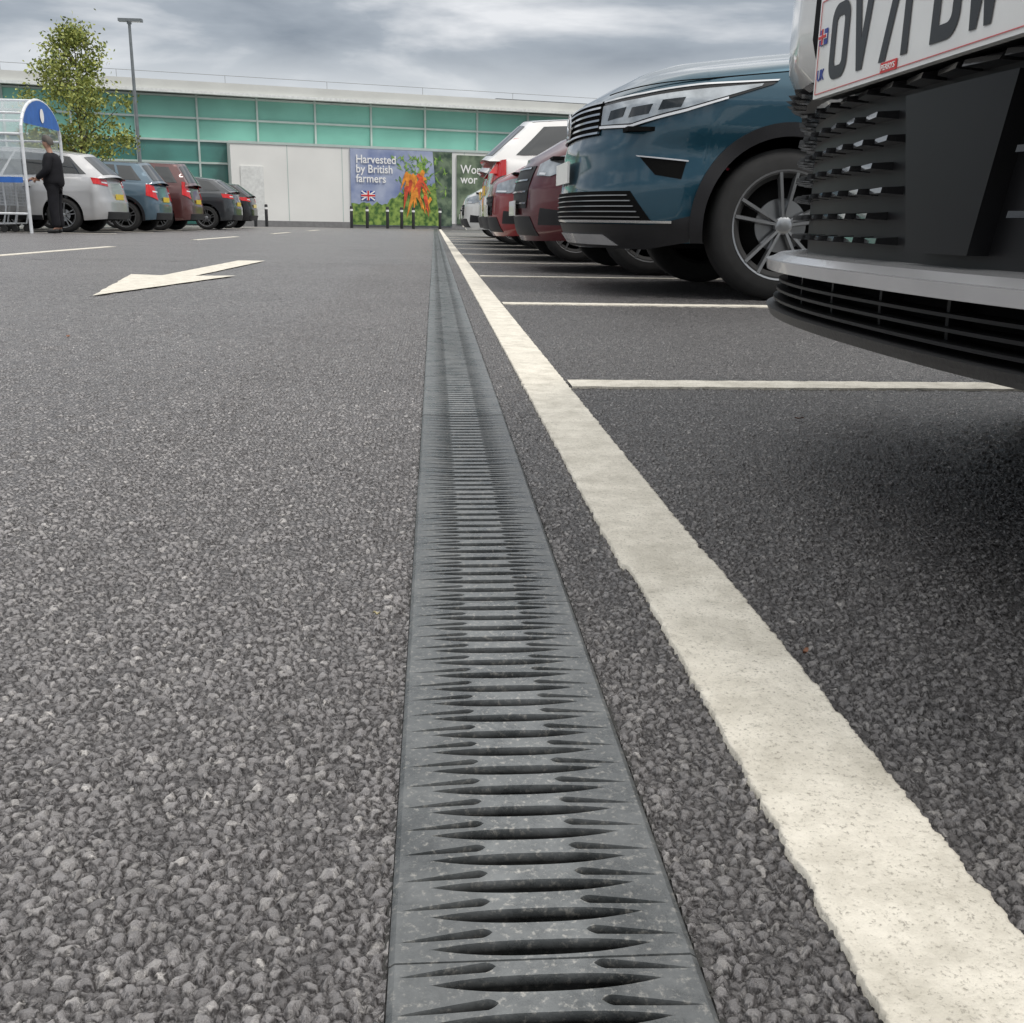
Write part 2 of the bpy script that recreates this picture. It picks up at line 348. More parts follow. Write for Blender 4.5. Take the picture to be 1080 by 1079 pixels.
while y < 47:
    sh = .004*math.tanh((y-1.03)/.004)*-1 if y < 3 else -.004
    xa = LN0+wob(y, 1)+sh; xb = LN1+wob(y, 9)+sh*.4
    z = .0019+(.0010 if 1.02 < y < 1.10 else 0)
    rows.append([(xa, y, -.006)]+[(xa+(xb-xa)*i/44, y, z) for i in range(45)]+[(xb, y, -.006)])
    y *= 1.0036 if y < 8 else 1.05
mb = MB().quadgrid(rows); tag(mb.build('bay_edge_line', pm, None, recalc=False, smooth=True), 'long cream painted line beside the drain at the bay mouths', 'road marking', kind='structure')
def strip(name, x0, x1, y0, y1, label, alongx, wear=.006):
    rows = []; n = max(12, int(max(abs(x1-x0), abs(y1-y0))/.015)); n = min(n, 300); Z = .0020
    for i in range(n+1):
        f = i/n
        if alongx:
            x = x0+(x1-x0)*f; a, b_ = y0+wob(x, y0, 20, wear), y1+wob(x, y1+3, 20, wear); rows.append([(x, a, -.004)]+[(x, a+(b_-a)*k/8, Z) for k in range(9)]+[(x, b_, -.004)])
        else:
            y = y0+(y1-y0)*f; a, b_ = x0+wob(y, x0, 20, wear), x1+wob(y, x1+3, 20, wear); rows.append([(a, y, -.004)]+[(a+(b_-a)*k/8, y, Z) for k in range(9)]+[(b_, y, -.004)])
    return tag(MB().quadgrid(rows).build(name, pm, None), label, 'road marking', kind='structure')
for i in range(14):
    yy = 2.33+2.4*i
    strip('bay_divider_line', LN1+.006, 5.2, yy-.05, yy+.05, 'white painted divider line between parking bays', True)
for i, (a, b_) in enumerate(((6.2, 12.7), (17, 20.6), (25, 28), (32, 35))):
    strip('aisle_dash', -3.83, -3.72, a, b_, 'white painted dash along the left side of the aisle', False)
for i in range(8):
    yy = 21.7+2.75*i; strip('bay_divider_line', -11.5, -6.3, yy-.05, yy+.05, 'white painted divider line between the left bays', True)
P = [(-1.545,4.85),(-1.885,6.7),(-1.675,6.62),(-1.66,9.1),(-1.44,9.1),(-1.475,6.62),(-1.245,6.7)]
bm = bmesh.new(); bm.faces.new([bm.verts.new((p[0], p[1], .0032)) for p in P]); bmesh.ops.recalc_face_normals(bm, faces=bm.faces)
bmesh.ops.triangulate(bm, faces=bm.faces); bmesh.ops.subdivide_edges(bm, edges=bm.edges, cuts=24, use_grid_fill=True)
for v in bm.verts:
    v.co.x += .008*noise.noise(Vector((v.co.x*9, v.co.y*9, 2))); v.co.y += .02*noise.noise(Vector((v.co.x*9, v.co.y*9, 7)))
me = bpy.data.meshes.new('direction_arrow'); bm.to_mesh(me); bm.free(); me.materials.append(pm)
if me.polygons[0].normal.z < 0: me.flip_normals()
o = bpy.data.objects.new('direction_arrow', me); C.objects.link(o); tag(o, 'white painted arrow on the aisle pointing towards the viewer', 'road marking', kind='structure')

# ------------------------------------------------------------ cars
def wheel(parent, loc, Rr, side, hi=False, style=0):
    wb = .225/2
    prof = [(Rr*.62, -wb*.8), (Rr*.68, -wb), (Rr*.86, -wb*1.04), (Rr*.95, -wb*.9), (Rr, -wb*.7), (Rr, wb*.7), (Rr*.95, wb*.9), (Rr*.86, wb*1.04), (Rr*.68, wb), (Rr*.62, wb*.8)]
    n = 56 if hi else 28
    t = MB().lathe(prof, n).build('wheel', M['tyre'], parent, smooth=True, angle=40); t.location = loc
    s = side; f = s*wb
    MB().lathe([(Rr*.66, -wb*.7), (Rr*.60, 0), (Rr*.60, f*.3), (.001, f*.3)], n).build('wheel_barrel', M['dark'], t, smooth=True)
    MB().lathe([(.001, f*.42), (Rr*.36, f*.42), (Rr*.36, f*.3)], n).build('brake_disc', M['alloy'], t, smooth=True, angle=40)
    rm = MB(); rm.lathe([(Rr*.73, f*.98), (Rr*.73, f*1.03), (Rr*.70, f*1.0), (Rr*.68, f*.6)], n)
    for k in range(5):
        for dd in (-1, 1):
            a = 2*math.pi*k/5+.3+dd*.18; a2 = 2*math.pi*k/5+.3+dd*.17
            p0 = Vector((math.cos(a)*Rr*.08, f*.80, math.sin(a)*Rr*.08)); p1 = Vector((math.cos(a2)*Rr*.70, f*.94, math.sin(a2)*Rr*.70))
            dr = (p1-p0).normalized(); sd_ = dr.cross(Vector((0, 1, 0))).normalized()
            w0, w1 = Rr*.030, Rr*.036; n0 = len(rm.v)
            for p, ww in ((p0, w0), (p1, w1)):
                for q in ((-1, -1), (1, -1), (.6, 1), (-.6, 1)):
                    v = p+sd_*q[0]*ww; v.y = p.y+ (f*.10 if q[1] > 0 else -f*.15); rm.v.append(tuple(v))
            for q in ((0,1,5,4),(1,2,6,5),(2,3,7,6),(3,0,4,7)): rm.f.append(tuple(n0+i for i in q))
    rm.lathe([(.001, f*.95), (Rr*.085, f*.95), (Rr*.12, f*.88), (Rr*.12, f*.6)], 24)
    rm.build('rim', M['alloy'], t, smooth=True, angle=35)
    return t

class Car:
    def __init__(s, **k):
        s.L=4.4; s.W=1.82; s.a=.6; s.b=.35; s.nf=2.6; s.nr=3.6; s.Rw=.33; s.wx=(.88, 3.5); s.arch=.06
        s.sill=.24; s.fl=.22; s.rl=.28; s.dent=None
        s.zt=[(0,.82),(.3,.88),(1.1,.98),(1.3,1.0),(3.6,1.02),(4.4,1.0)]
        s.pf=[(.2,.07),(.3,.02),(.42,0),(.6,0),(.7,.03),(.85,.10),(1.0,.2)]
        s.ps=[(.2,.05),(.32,.015),(.5,0),(.8,.0),(.9,.015),(1.05,.05)]
        s.pr=[(.25,.04),(.4,0),(.62,0),(.7,.03),(1.1,.12)]
        s.gh=(1.05, 1.95, 3.7, 4.25); s.zr=1.48; s.zre=.06; s.wr=.60; s.crown=.05
        s.__dict__.update(k)
        w = s.W/2; pts = []
        for i in range(121):
            ph = math.pi/2*i/120; pts.append((s.a*(1-max(0, math.cos(ph))**(2/s.nf)), w*math.sin(ph)**(2/s.nf)))
        for i in range(1, 60): pts.append((s.a+(s.L-s.a-s.b)*i/60, w))
        for i in range(120, -1, -1):
            ph = math.pi/2*i/120; pts.append((s.L-s.b*(1-max(0, math.cos(ph))**(2/s.nr)), w*math.sin(ph)**(2/s.nr)))
        p = np.array(pts); dd = np.r_[0, np.cumsum(np.hypot(*np.diff(p, axis=0).T))]
        s.T = dd[-1]; s.tt = np.linspace(0, s.T, 600)
        s.px = np.interp(s.tt, dd, p[:, 0]); s.py = np.interp(s.tt, dd, p[:, 1])
        kx = np.gradient(s.px); ky = np.gradient(s.py); nx, ny = -ky, kx
        ker = np.ones(15)/15; nx = np.convolve(np.pad(nx, 7, 'edge'), ker, 'valid'); ny = np.convolve(np.pad(ny, 7, 'edge'), ker, 'valid')
        nx[0] = -1; ny[0] = 0; ln = np.hypot(nx, ny); s.nx = nx/ln; s.ny = ny/ln
    def ztop(s, x): return float(np.interp(x, [q[0] for q in s.zt], [q[1] for q in s.zt]))
    def P(s, t, z, off=0):
        sg = -1 if t < 0 else 1; t = abs(t)
        x = np.interp(t, s.tt, s.px); y = np.interp(t, s.tt, s.py); nx = np.interp(t, s.tt, s.nx); ny = np.interp(t, s.tt, s.ny)
        if t < .004: nx, ny = -1, 0
        f = lambda pr: np.interp(z, [q[0] for q in pr], [q[1] for q in pr])
        ins = ny*ny*f(s.ps)+(nx*nx)*(f(s.pf) if nx < 0 else f(s.pr))-off
        if s.dent: ins += s.dent(t, z)
        return (float(x-nx*ins-s.L/2), float(sg*(y-ny*ins)), float(z))
    def tx(s, x): return float(np.interp(x, s.px[:], s.tt))
    def shell(s):
        ts = list(np.linspace(0, s.T, 150)); Ra = s.Rw+s.arch; s.Ra = Ra
        for xw in s.wx:
            for k in range(25):
                ts.append(s.tx(xw-Ra*math.cos(math.pi*k/24)))
            ts += [s.tx(xw-Ra-.002), s.tx(xw+Ra+.002)]
        ts = sorted(set(round(t, 5) for t in ts)); mb = MB(); nr = 24; cols = {1: [], -1: []}
        for sg in (1, -1):
            for t in ts:
                x = float(np.interp(t, s.tt, s.px)); ny = float(np.interp(t, s.tt, s.ny))
                zb = s.fl+(s.sill-s.fl)*min(1, x/.5) if x < s.L/2 else s.sill+(s.rl-s.sill)*max(0, min(1, (x-s.L+.5)/.5))
                for xw in s.wx:
                    if abs(x-xw) <= Ra+.0005 and ny > .5: zb = max(zb, s.Rw+math.sqrt(max(0, Ra*Ra-(x-xw)**2)))
                z1 = s.ztop(x); col = []
                for i in range(nr+1):
                    v = i/nr; z = zb+(z1-zb)*v; ex = 0
                    if v > .9: ex = -.02*((v-.9)/.1)**2
                    col.append(s.P(sg*max(t, 1e-6), z, ex))
                cols[sg].append(col)
            mb.quadgrid(cols[sg])
        rows = []
        for a, b in zip(cols[1], cols[-1]):
            A = Vector(a[-1]); B = Vector(b[-1]); row = []
            xx = A.x+s.L/2; cr = s.crown*min(1, max(0, xx)/.35)*min(1, max(.0, s.L-xx)/.3)
            for k in range(33):
                q = -1+2*k/32; qq = math.copysign(abs(q)**.8, q); p = A.lerp(B, (qq+1)/2); p.z += cr*(1-abs(qq)**2.6); 
                if xx < s.gh[0]+.1: p.z += .018*math.exp(-((abs(qq)-.62)/.08)**2)*min(1, max(0, xx-.2)/.3)
                row.append(p)
            rows.append(row)
        mb.quadgrid(rows)
        return mb
    def patch(s, lo, hi, off, m, name, parent, thick=0, nu=22, nv=5, label=None, smooth=True):
        def samp(pl, f):
            c = [0]
            for a, b in zip(pl, pl[1:]): c.append(c[-1]+math.hypot(b[0]-a[0], b[1]-a[1]))
            return np.interp(f*c[-1], c, [q[0] for q in pl]), np.interp(f*c[-1], c, [q[1] for q in pl])
        def G(o):
            rows = []
            for j in range(nv+1):
                row = []
                for i in range(nu+1):
                    a = samp(lo, i/nu); b = samp(hi, i/nu); g_ = j/nv
                    row.append(s.P(a[0]+(b[0]-a[0])*g_, a[1]+(b[1]-a[1])*g_, o))
                rows.append(row)
            return rows
        mb = MB(); r = G(off); mb.quadgrid(r)
        q = G(off-(thick or .012))
        for A, B in ((r[0], q[0]), (r[-1], q[-1]), ([x[0] for x in r], [x[0] for x in q]), ([x[-1] for x in r], [x[-1] for x in q])): mb.quadgrid([A, B])
        return mb.build(name, m, parent, smooth=smooth, angle=40, label=label)
    def side_patch(s, xlo, xhi, off, m, name, parent, sides=(-1, 1), **k):
        o = None
        for sg in sides:
            o = s.patch([(sg*s.tx(x), z) for x, z in xlo], [(sg*s.tx(x), z) for x, z in xhi], off, m, name, parent, **k)
        return o
    def arch_trim(s, parent, m, wd=.055, off=.012, sides=(-1, 1)):
        for sg in sides:
            for xw in s.wx:
                rows = []
                for rr, o in ((s.Ra-.004, -.03), (s.Ra-.004, off), (s.Ra+wd, off), (s.Ra+wd, -.005)):
                    rows.append([s.P(sg*s.tx(xw-rr*math.cos(a)), max(s.sill-.0, s.Rw+rr*math.sin(a)), o) for a in [R(-18)+R(216)*k/36 for k in range(37)]])
                MB().quadgrid(rows).build('arch_trim', m, parent, smooth=True, angle=35)
    def greenhouse(s, root, paint, roofm=None):
        a0, a1, a2, a3 = s.gh; h = s.L/2; wr = s.wr
        def zroof(u): return s.zr-.035*(1-u)**3*1.6-s.zre*u**2.2
        def side(sg, u, v, o=0):
            xb = a0+(a3-a0)*u; xr = a1+(a2-a1)*u
            zb = s.ztop(xb)-.01; yb = abs(s.P(s.tx(min(max(xb, s.a*.9), s.L-s.b*.9)), zb)[1])-.035
            yb -= .05*max(0, 1-u/.12)+.06*max(0, (u-.9)/.1); yr = wr-.05*max(0, 1-u/.12)-.04*max(0, (u-.9)/.1)
            y = yb+(yr-yb)*(max(0, v)**1.25)
            return (xb+(xr-xb)*v-h, sg*(y+o), zb+(zroof(u)-zb)*v)
        def front(q, v, o=0):
            p = side(1, 0, v); x = p[0]-.13*(1-q*q)*(1-.3*v)-o*.8; return (x, q*p[1], p[2]+.045*(1-q*q)+o*.6)
        def rear(q, v, o=0):
            p = side(1, 1, v); x = p[0]+.07*(1-q*q)+o*.8; return (x, q*p[1], p[2]+.045*(1-q*q)+o*.5)
        fr = MB(); ls = lambda n: [i/n for i in range(n+1)]
        for sg in (-1, 1): fr.quadgrid([[side(sg, u, v) for u in ls(24)] for v in ls(8)])
        fr.quadgrid([[front(2*q-1, v) for q in ls(12)] for v in ls(6)]); fr.quadgrid([[rear(2*q-1, v) for q in ls(12)] for v in ls(6)])
        fr.build('window_pillars', paint, root, smooth=True, angle=35)
        rf = MB(); rows = []
        for u in ls(20):
            row = []
            for q in ls(14):
                q = 2*q-1; p = side(1, u, 1); x = p[0]-.13*.7*(1-q*q)*max(0, 1-u/.25)+.07*(1-q*q)*max(0, (u-.75)/.25)
                row.append((x, q*(p[1]+.004), p[2]+.045*(1-q*q)+.003))
            rows.append(row)
        rf.quadgrid(rows).build('roof', roofm or paint, root, smooth=True)
        def win(fn, u0, u1, v0, v1, name, o=.006, sk0=0, sk1=0):
            rows = []; 
            for v in ls(6):
                vv = v0+(v1-v0)*v; rows.append([fn(u0+sk0*v+(u1+sk1*v-u0-sk0*v)*u_, vv, o) for u_ in ls(12)])
            MB().quadgrid(rows).build(name, M['glass'], root, smooth=True)
        win(lambda u_, v, o: front(u_, v, o), -.93, .93, .04, .93, 'windscreen')
        win(lambda u_, v, o: rear(u_, v, o), -.84, .84, .12, .88, 'rear_window')
        for sg in (-1, 1):
            f = lambda u_, v, o, sg=sg: side(sg, u_, v, o)
            win(f, .09, .44, .10, .88, 'side_window', sk0=.02); win(f, .46, .74, .10, .88, 'side_window'); win(f, .765, .93, .16, .86, 'side_window', sk1=-.02)
        s.sidef = side
    def base(s, root):
        h = s.L/2; mb = MB(); w = s.W
        mb.box((0, 0, .42), (s.L-.5, w-.56, .36)); mb.box((0, 0, .80), (s.L-.4, w-.16, .02)); xm = (s.wx[0]+s.wx[1])/2-h
        mb.box((xm, 0, .34), (s.wx[1]-s.wx[0]-2*s.Ra-.04, w-.12, .16)); mb.box((-h+.33, 0, .5), (.2, w-.6, .4)); mb.box((h-.22, 0, .5), (.2, w-.4, .4))
        mb.build('underbody', M['dark'], root)
    def wheels(s, root, hi=False):
        for sg in (-1, 1):
            for xw in s.wx: wheel(root, (xw-s.L/2, sg*(s.W/2-.125), s.Rw), s.Rw, sg, hi)
    def plate(s, root, rear, z, ch, tilt=0):
        e = s.P(s.T if rear else 1e-6, z, .02); sx = 1 if rear else -1
        mb = MB().box((e[0]+sx*.004, 0, z), (.012, .52, .111)); o = mb.build('number_plate', M['plate_y'] if rear else M['plate_w'], root)
    def mirrors(s, root, m):
        for sg in (-1, 1):
            p = s.sidef(sg, .13, .1); mb = MB()
            c = Vector(p)+Vector((.0, sg*.14, .06)); rows = []
            for i in range(9):
                a = math.pi*i/8; rows.append([(c.x+math.cos(b)*.075*math.sin(a)*(1.0), c.y+.11*math.cos(a), c.z+.075*math.sin(b)*math.sin(a)) for b in [2*math.pi*k/12 for k in range(13)]])
            mb.quadgrid(rows); mb.tube(p, c, .025, .03); mb.build('door_mirror', m, root, smooth=True)
    def doors(s, root):
        for sg in (-1, 1):
            for x in (s.gh[0]+.32, s.gh[0]+1.32, s.gh[0]+2.2):
                if x < s.wx[1]-s.Ra+.02 or x > s.wx[1]+s.Ra:
                    s.patch([(sg*s.tx(x), s.sill+.08), (sg*s.tx(x+.007), s.sill+.08)], [(sg*s.tx(x), s.ztop(x)-.03), (sg*s.tx(x+.007), s.ztop(x)-.03)], .0015, M['dark'], 'door_seam', root, nu=1, nv=10)
            for x in (s.gh[0]+1.15, s.gh[0]+2.1):
                s.side_patch([(x, .86), (x+.16, .865)], [(x, .885), (x+.16, .89)], .03, M['plastic'] , 'door_handle', root, (sg,), thick=.02, nu=4, nv=2)
        s.side_patch([(s.wx[0]+s.Ra+.01, s.sill), (s.wx[1]-s.Ra-.01, s.sill)], [(s.wx[0]+s.Ra+.01, s.sill+.09), (s.wx[1]-s.Ra-.01, s.sill+.09)], .006, M['plastic'], 'sill_trim', root)

def finish_car(s, name, label, X, Y, rot, paint, roofm=None, hi=False, group=None, mir=None):
    root = empty(name, (X, Y, 0), rot, label=label, cat='car', group=group)
    s.shell().build('body', paint, root, smooth=True, angle=50); s.base(root); s.greenhouse(root, paint, roofm); s.wheels(root, hi); s.mirrors(root, mir or paint); s.doors(root)
    return root
def front_generic(s, root, zl=.62, zh=.74, grille=(.42, .50, .72), chrome=True, ch=None):
    g_, z0, z1 = grille
    for sg in (-1, 1):
        s.patch([(sg*(g_+.06), zl+.01), (sg*.75, zl), (sg*1.12, zh-.03)], [(sg*(g_+.06), zh-.03), (sg*.75, zh+.01), (sg*1.2, zh+.05)], .008, M['lamp'], 'headlight', root)
        s.patch([(sg*(g_+.10), zl+.015), (sg*.7, zl+.01)], [(sg*(g_+.10), zl+.03), (sg*.7, zl+.025)], .012, M['led'], 'light_strip', root, nu=6, nv=1)
        s.patch([(sg*.62, .34), (sg*.88, .34)], [(sg*.66, .46), (sg*.90, .44)], .006, M['plastic'], 'fog_lamp_recess', root, nu=8)
    s.patch([(-g_*.85, z0), (g_*.85, z0)], [(-g_, z1), (g_, z1)], .006, M['plastic'], 'grille', root)
    for k in range(4):
        z = z0+.03+(z1-z0-.05)*k/3; s.patch([(-g_*.86, z), (g_*.86, z)], [(-g_*.87, z+.012), (g_*.87, z+.012)], .014, M['chrome'] if chrome else M['plastic'], 'grille_bar', root, nv=1)
    s.patch([(-.6, .26), (.6, .26)], [(-.5, .40), (.5, .40)], .006, M['plastic'], 'lower_grille', root)
    s.plate(root, False, .46, ch)
def rear_generic(s, root, zl=.78, zh=.95, tall=False, ch=None, wide=.62):
    T = s.T
    for sg in (-1, 1):
        if tall: s.patch([(sg*(T-.62), zl-.12), (sg*(T-1.0), zl-.02)], [(sg*(T-.66), zh+.02), (sg*(T-.99), zh+.05)], .016, M['tail'], 'tail_lamp', root)
        else: s.patch([(sg*(T-.52), zl), (sg*(T-1.05), zl+.04)], [(sg*(T-.52), zh-.03), (sg*(T-1.1), zh)], .012, M['tail'], 'tail_lamp', root)
        s.patch([(sg*(T-.55), zl+.05), (sg*(T-.8), zl+.06)], [(sg*(T-.55), zl+.08), (sg*(T-.8), zl+.09)], .018, M['led'], 'reversing_lamp', root, nu=4, nv=1)
    s.patch([(-(T-.75), .27), (-(T-.001), .27)], [(-(T-.75), .42), (-(T-.001), .42)], .008, M['plastic'], 'bumper_trim', root)
    s.patch([((T-.75), .27), ((T-.001), .27)], [((T-.75), .42), ((T-.001), .42)], .008, M['plastic'], 'bumper_trim', root)
    s.plate(root, True, .72, ch)

# --- blue SUV
sv = Car(L=4.5, W=1.84, a=.66, b=.35, nf=2.5, Rw=.362, wx=(.99, 3.66), arch=.055, sill=.27, fl=.23,
    zt=[(0,.955),(.15,.99),(.5,1.05),(.9,1.10),(1.25,1.14),(3.6,1.18),(4.5,1.12)],
    pf=[(.22,.09),(.30,.035),(.40,.0),(.52,.0),(.60,.015),(.72,.02),(.80,.045),(.92,.06),(1.0,.10)],
    ps=[(.2,.06),(.36,.01),(.55,.0),(.70,.014),(.80,.0),(.93,.004),(1.0,.02),(1.15,.07)], gh=(1.18, 2.1, 3.9, 4.35), zr=1.66, wr=.62, crown=.095)
rt = finish_car(sv, 'parked_car', 'teal blue SUV with black arch trim parked nose out beyond the empty bay', .73+2.25, 6.03, 0, M['blue'], hi=True)
sv.arch_trim(rt, M['plastic'], .06, .014)
te = sv.tx(sv.wx[0]-sv.Ra-.055)
sv.patch([(-te, .275), (-te*.8, .235), (te*.8, .235), (te, .275)], [(-te, .40), (-te*.85, .355), (te*.85, .355), (te, .40)], .010, M['plastic'], 'bumper_skirt', rt, nu=60)
sv.patch([(-.74, .25), (.74, .25)], [(-.64, .302), (.64, .302)], .020, M['skid'], 'skid_plate', rt, nu=30)
sv.patch([(-.96, .372), (.96, .372)], [(-.84, .515), (.84, .515)], .005, M['dark'], 'lower_grille', rt, nu=40)
for z in (.388, .414, .440, .466, .492): sv.patch([(-.90+(z-.39)*.7, z), (.90-(z-.39)*.7, z)], [(-.90+(z-.39)*.7, z+.005), (.90-(z-.39)*.7, z+.005)], .012, M['alloy'], 'grille_bar', rt, nu=40, nv=1)
sv.patch([(-te*.92, .362), (te*.92, .362)], [(-te*.92, .374), (te*.92, .374)], .017, M['chrome'], 'bumper_trim', rt, nu=50, nv=1)
sv.patch([(-.56, .79), (.56, .79)], [(-.58, .95), (.58, .95)], .006, M['dark'], 'grille', rt, nu=30)
for z in (.795, .825, .855, .885, .915, .941): sv.patch([(-.56, z), (.56, z)], [(-.56, z+.010), (.56, z+.010)], .020, M['chrome'], 'grille_bar', rt, nu=30, nv=1)
sv.plate(rt, False, .62, None)
e = sv.P(1e-6, .87, .03); bd = MB()
rows = []
for rr, xo in ((.05,.0),(.062,-.006),(.07,0)): rows.append([(e[0]+xo, rr*math.cos(2*math.pi*k/32), .87+rr*math.sin(2*math.pi*k/32)) for k in range(33)])
bd.quadgrid(rows)
for a_, b_ in (((-.035,.04),(0,-.005)), ((.035,.04),(0,-.005)), ((-.045,.0),(-.018,-.045)), ((-.018,-.045),(0,-.01)), ((.045,.0),(.018,-.045)), ((.018,-.045),(0,-.01))):
    bd.tube((e[0]-.004, a_[0], .87+a_[1]), (e[0]-.004, b_[0], .87+b_[1]), .006, .006, 6)
bd.build('badge', M['chrome'], rt)
for sg in (-1, 1):
    sv.patch([(sg*.57, .815), (sg*.82, .808), (sg*1.12, .880), (sg*1.52, 1.008)], [(sg*.57, .940), (sg*.88, .960), (sg*1.18, .995), (sg*1.54, 1.022)], .007, M['gloss'], 'headlight_housing', rt, nu=40)
    sv.patch([(sg*.575, .835), (sg*.82, .830), (sg*1.12, .898), (sg*1.46, .998)], [(sg*.575, .925), (sg*.87, .944), (sg*1.17, .978), (sg*1.47, 1.010)], .012, M['lamp'], 'headlight', rt, nu=40)
    for (t0_, t1_, z0_) in ((.64, .76, .852), (.80, .92, .858), (.97, 1.08, .885)):
        sv.patch([(sg*t0_, z0_), (sg*t1_, z0_+.012)], [(sg*(t0_+.02), z0_+.045), (sg*(t1_+.02), z0_+.056)], .0145, M['glass'], 'lamp_projector', rt, nu=6, nv=2, thick=.003)
    sv.patch([(sg*.57, .818), (sg*.82, .811), (sg*1.10, .874), (sg*1.3, .936)], [(sg*.57, .830), (sg*.82, .823), (sg*1.10, .886), (sg*1.3, .945)], .017, M['led'], 'light_strip', rt, nu=30, nv=1)
    sv.patch([(sg*.57, .942), (sg*.88, .962), (sg*1.18, .997), (sg*1.54, 1.024)], [(sg*.57, .950), (sg*.88, .970), (sg*1.18, 1.005), (sg*1.55, 1.032)], .014, M['chrome'], 'headlight_trim', rt, nu=30, nv=1)
    sv.patch([(sg*.97, .590), (sg*1.10, .57)], [(sg*.88, .675), (sg*1.12, .650)], .004, M['dark'], 'side_vent', rt, nu=12)
    sv.patch([(sg*.87, .675), (sg*1.13, .650)], [(sg*.86, .682), (sg*1.13, .657)], .008, M['skid'], 'vent_trim', rt, nu=12, nv=1)
    sv.patch([(sg*.57, .978), (sg*1.2, 1.024), (sg*1.9, 1.10)], [(sg*.57, .983), (sg*1.2, 1.029), (sg*1.9, 1.105)], .001, M['dark'], 'bonnet_seam', rt, nu=40, nv=1, thick=.005)

# --- near white car: bumper seen from very close
def sstep(a, b, x): x = min(1, max(0, (x-a)/(b-a))); return x*x*(3-2*x)
nc = Car(L=4.5, W=1.86, a=.72, b=.35, nf=2.5, Rw=.35, wx=(.95, 3.6), arch=.05, sill=.27, fl=.235,
    zt=[(0,.95),(.3,1.0),(1.2,1.1),(3.6,1.14),(4.5,1.1)],
    pf=[(.23,.07),(.25,.060),(.50,.060),(.525,.052),(.545,.012),(.58,-.002),(.7,.0),(.85,.05),(.95,.10)],
    ps=[(.2,.05),(.35,.01),(.55,0),(.9,.0),(1.0,.02),(1.15,.06)], gh=(1.15, 2.05, 3.8, 4.3), zr=1.64, wr=.62, crown=.07,
    dent=lambda t, z: .036*(1-sstep(.262, .30, t))*sstep(.50, .55, z)*(1-sstep(.66, .70, z)))
NX = .461; NY = 1.11
rt = finish_car(nc, 'parked_car', 'white car nearest the viewer with studded black grille and silver lower bumper', NX+2.25, NY, 0, M['white'])
nc.arch_trim(rt, M['plastic'])
nc.patch([(-1.12, .236), (1.12, .236)], [(-1.12, .536), (1.12, .536)], .004, M['smooth'], 'lower_bumper', rt, nu=60, nv=14)
nc.patch([(-.285, .53), (.285, .53)], [(-.285, .68), (.285, .68)], .003, M['smooth'], 'plate_recess', rt, nu=40, nv=8)
nc.patch([(-.97, .24), (.97, .24)], [(-.97, .300), (.97, .300)], .010, M['dark'], 'air_intake', rt, nu=50)
for z, o in ((.2500, .052), (.2630, .048), (.2760, .045)): nc.patch([(-.98, z), (.98, z)], [(-.98, z+.0035), (.98, z+.0035)], o, M['smooth'], 'intake_slat', rt, nu=60, nv=1, thick=.035)
for k in range(-6, 7): nc.patch([(k*.15-.003, .246), (k*.15+.003, .246)], [(k*.15-.003, .292), (k*.15+.003, .292)], .034, M['smooth'], 'intake_strut', rt, nu=1, nv=2, thick=.03)
nc.patch([(-1.10, .229), (1.10, .229)], [(-1.10, .2415), (1.10, .2415)], .066, mat('lip_plastic', (.040,.040,.042), .42, 0, 0, .15, 14, .2), 'bumper_lip', rt, nu=70, nv=3, thick=.07)
rows = []
for z, o in ((.2960, .028), (.2935, .058), (.2945, .064), (.3090, .066), (.3098, .060), (.3170, .046), (.3176, .040), (.3200, .002)):
    rows.append([nc.P(t if abs(t) > 1e-6 else 1e-6, z+.020*max(0, abs(t)-.75), o*(1 if abs(t) < 1.0 else .8)) for t in np.linspace(-1.12, 1.12, 80)])
MB().quadgrid(rows).build('skid_plate', M['skid'], rt, smooth=True, angle=10)
# grille studs: staggered rows of short blades standing off the dark grille
fb = MB()
def stud(t, z, w, h, o1, dr):
    n0 = len(fb.v)
    for (a, b_, oo) in ((-.5, -.5, -.004), (.5, -.5, -.004), (.5, .5, -.004), (-.5, .5, -.004), (-.50, -.32, o1), (.36, -.32, o1*.72), (.42, .26, o1*.66), (-.50, .30, o1*.95)):
        tt = t+a*w*dr; fb.v.append(nc.P(tt if abs(tt) > 1e-5 else 1e-5, z+b_*h, .004+oo))
    for q in ((4,5,6,7),(0,1,5,4),(1,2,6,5),(2,3,7,6),(3,0,4,7)): fb.f.append(tuple(n0+i for i in q))
rowz = [.342+.0272*i for i in range(8)]
for i, z in enumerate(rowz):
    for k in range(-13, 14):
        t = (k+(.5 if i % 2 else 0))*.070
        if -.220 < t < .045 and z < .495: continue
        if abs(t) > .80 or z > .533: continue
        stud(t, z, .058, .0095, .026, 1 if t > -.09 else -1)
fb.build('grille', M['fin'], rt, smooth=False)
nc.patch([(-.155, .332), (-.03, .332)], [(-.200, .490), (.012, .490)], .026, M['smooth'], 'sensor_panel', rt, nu=10, thick=.04, nv=4)
e = nc.P(1e-6, .57, 0); pz = .512; fx = e[0]-.017; K = 1.12; pw = .52*K; pc = .26-pw/2
pl = MB().box((fx+.0055, pc, pz+.0585), (.010, pw, .117)).build('number_plate', M['plate_w'], rt)
MB().box((fx+.020, pc, pz+.05), (.018, pw-.02, .10)).build('plate_holder', M['smooth'], rt)
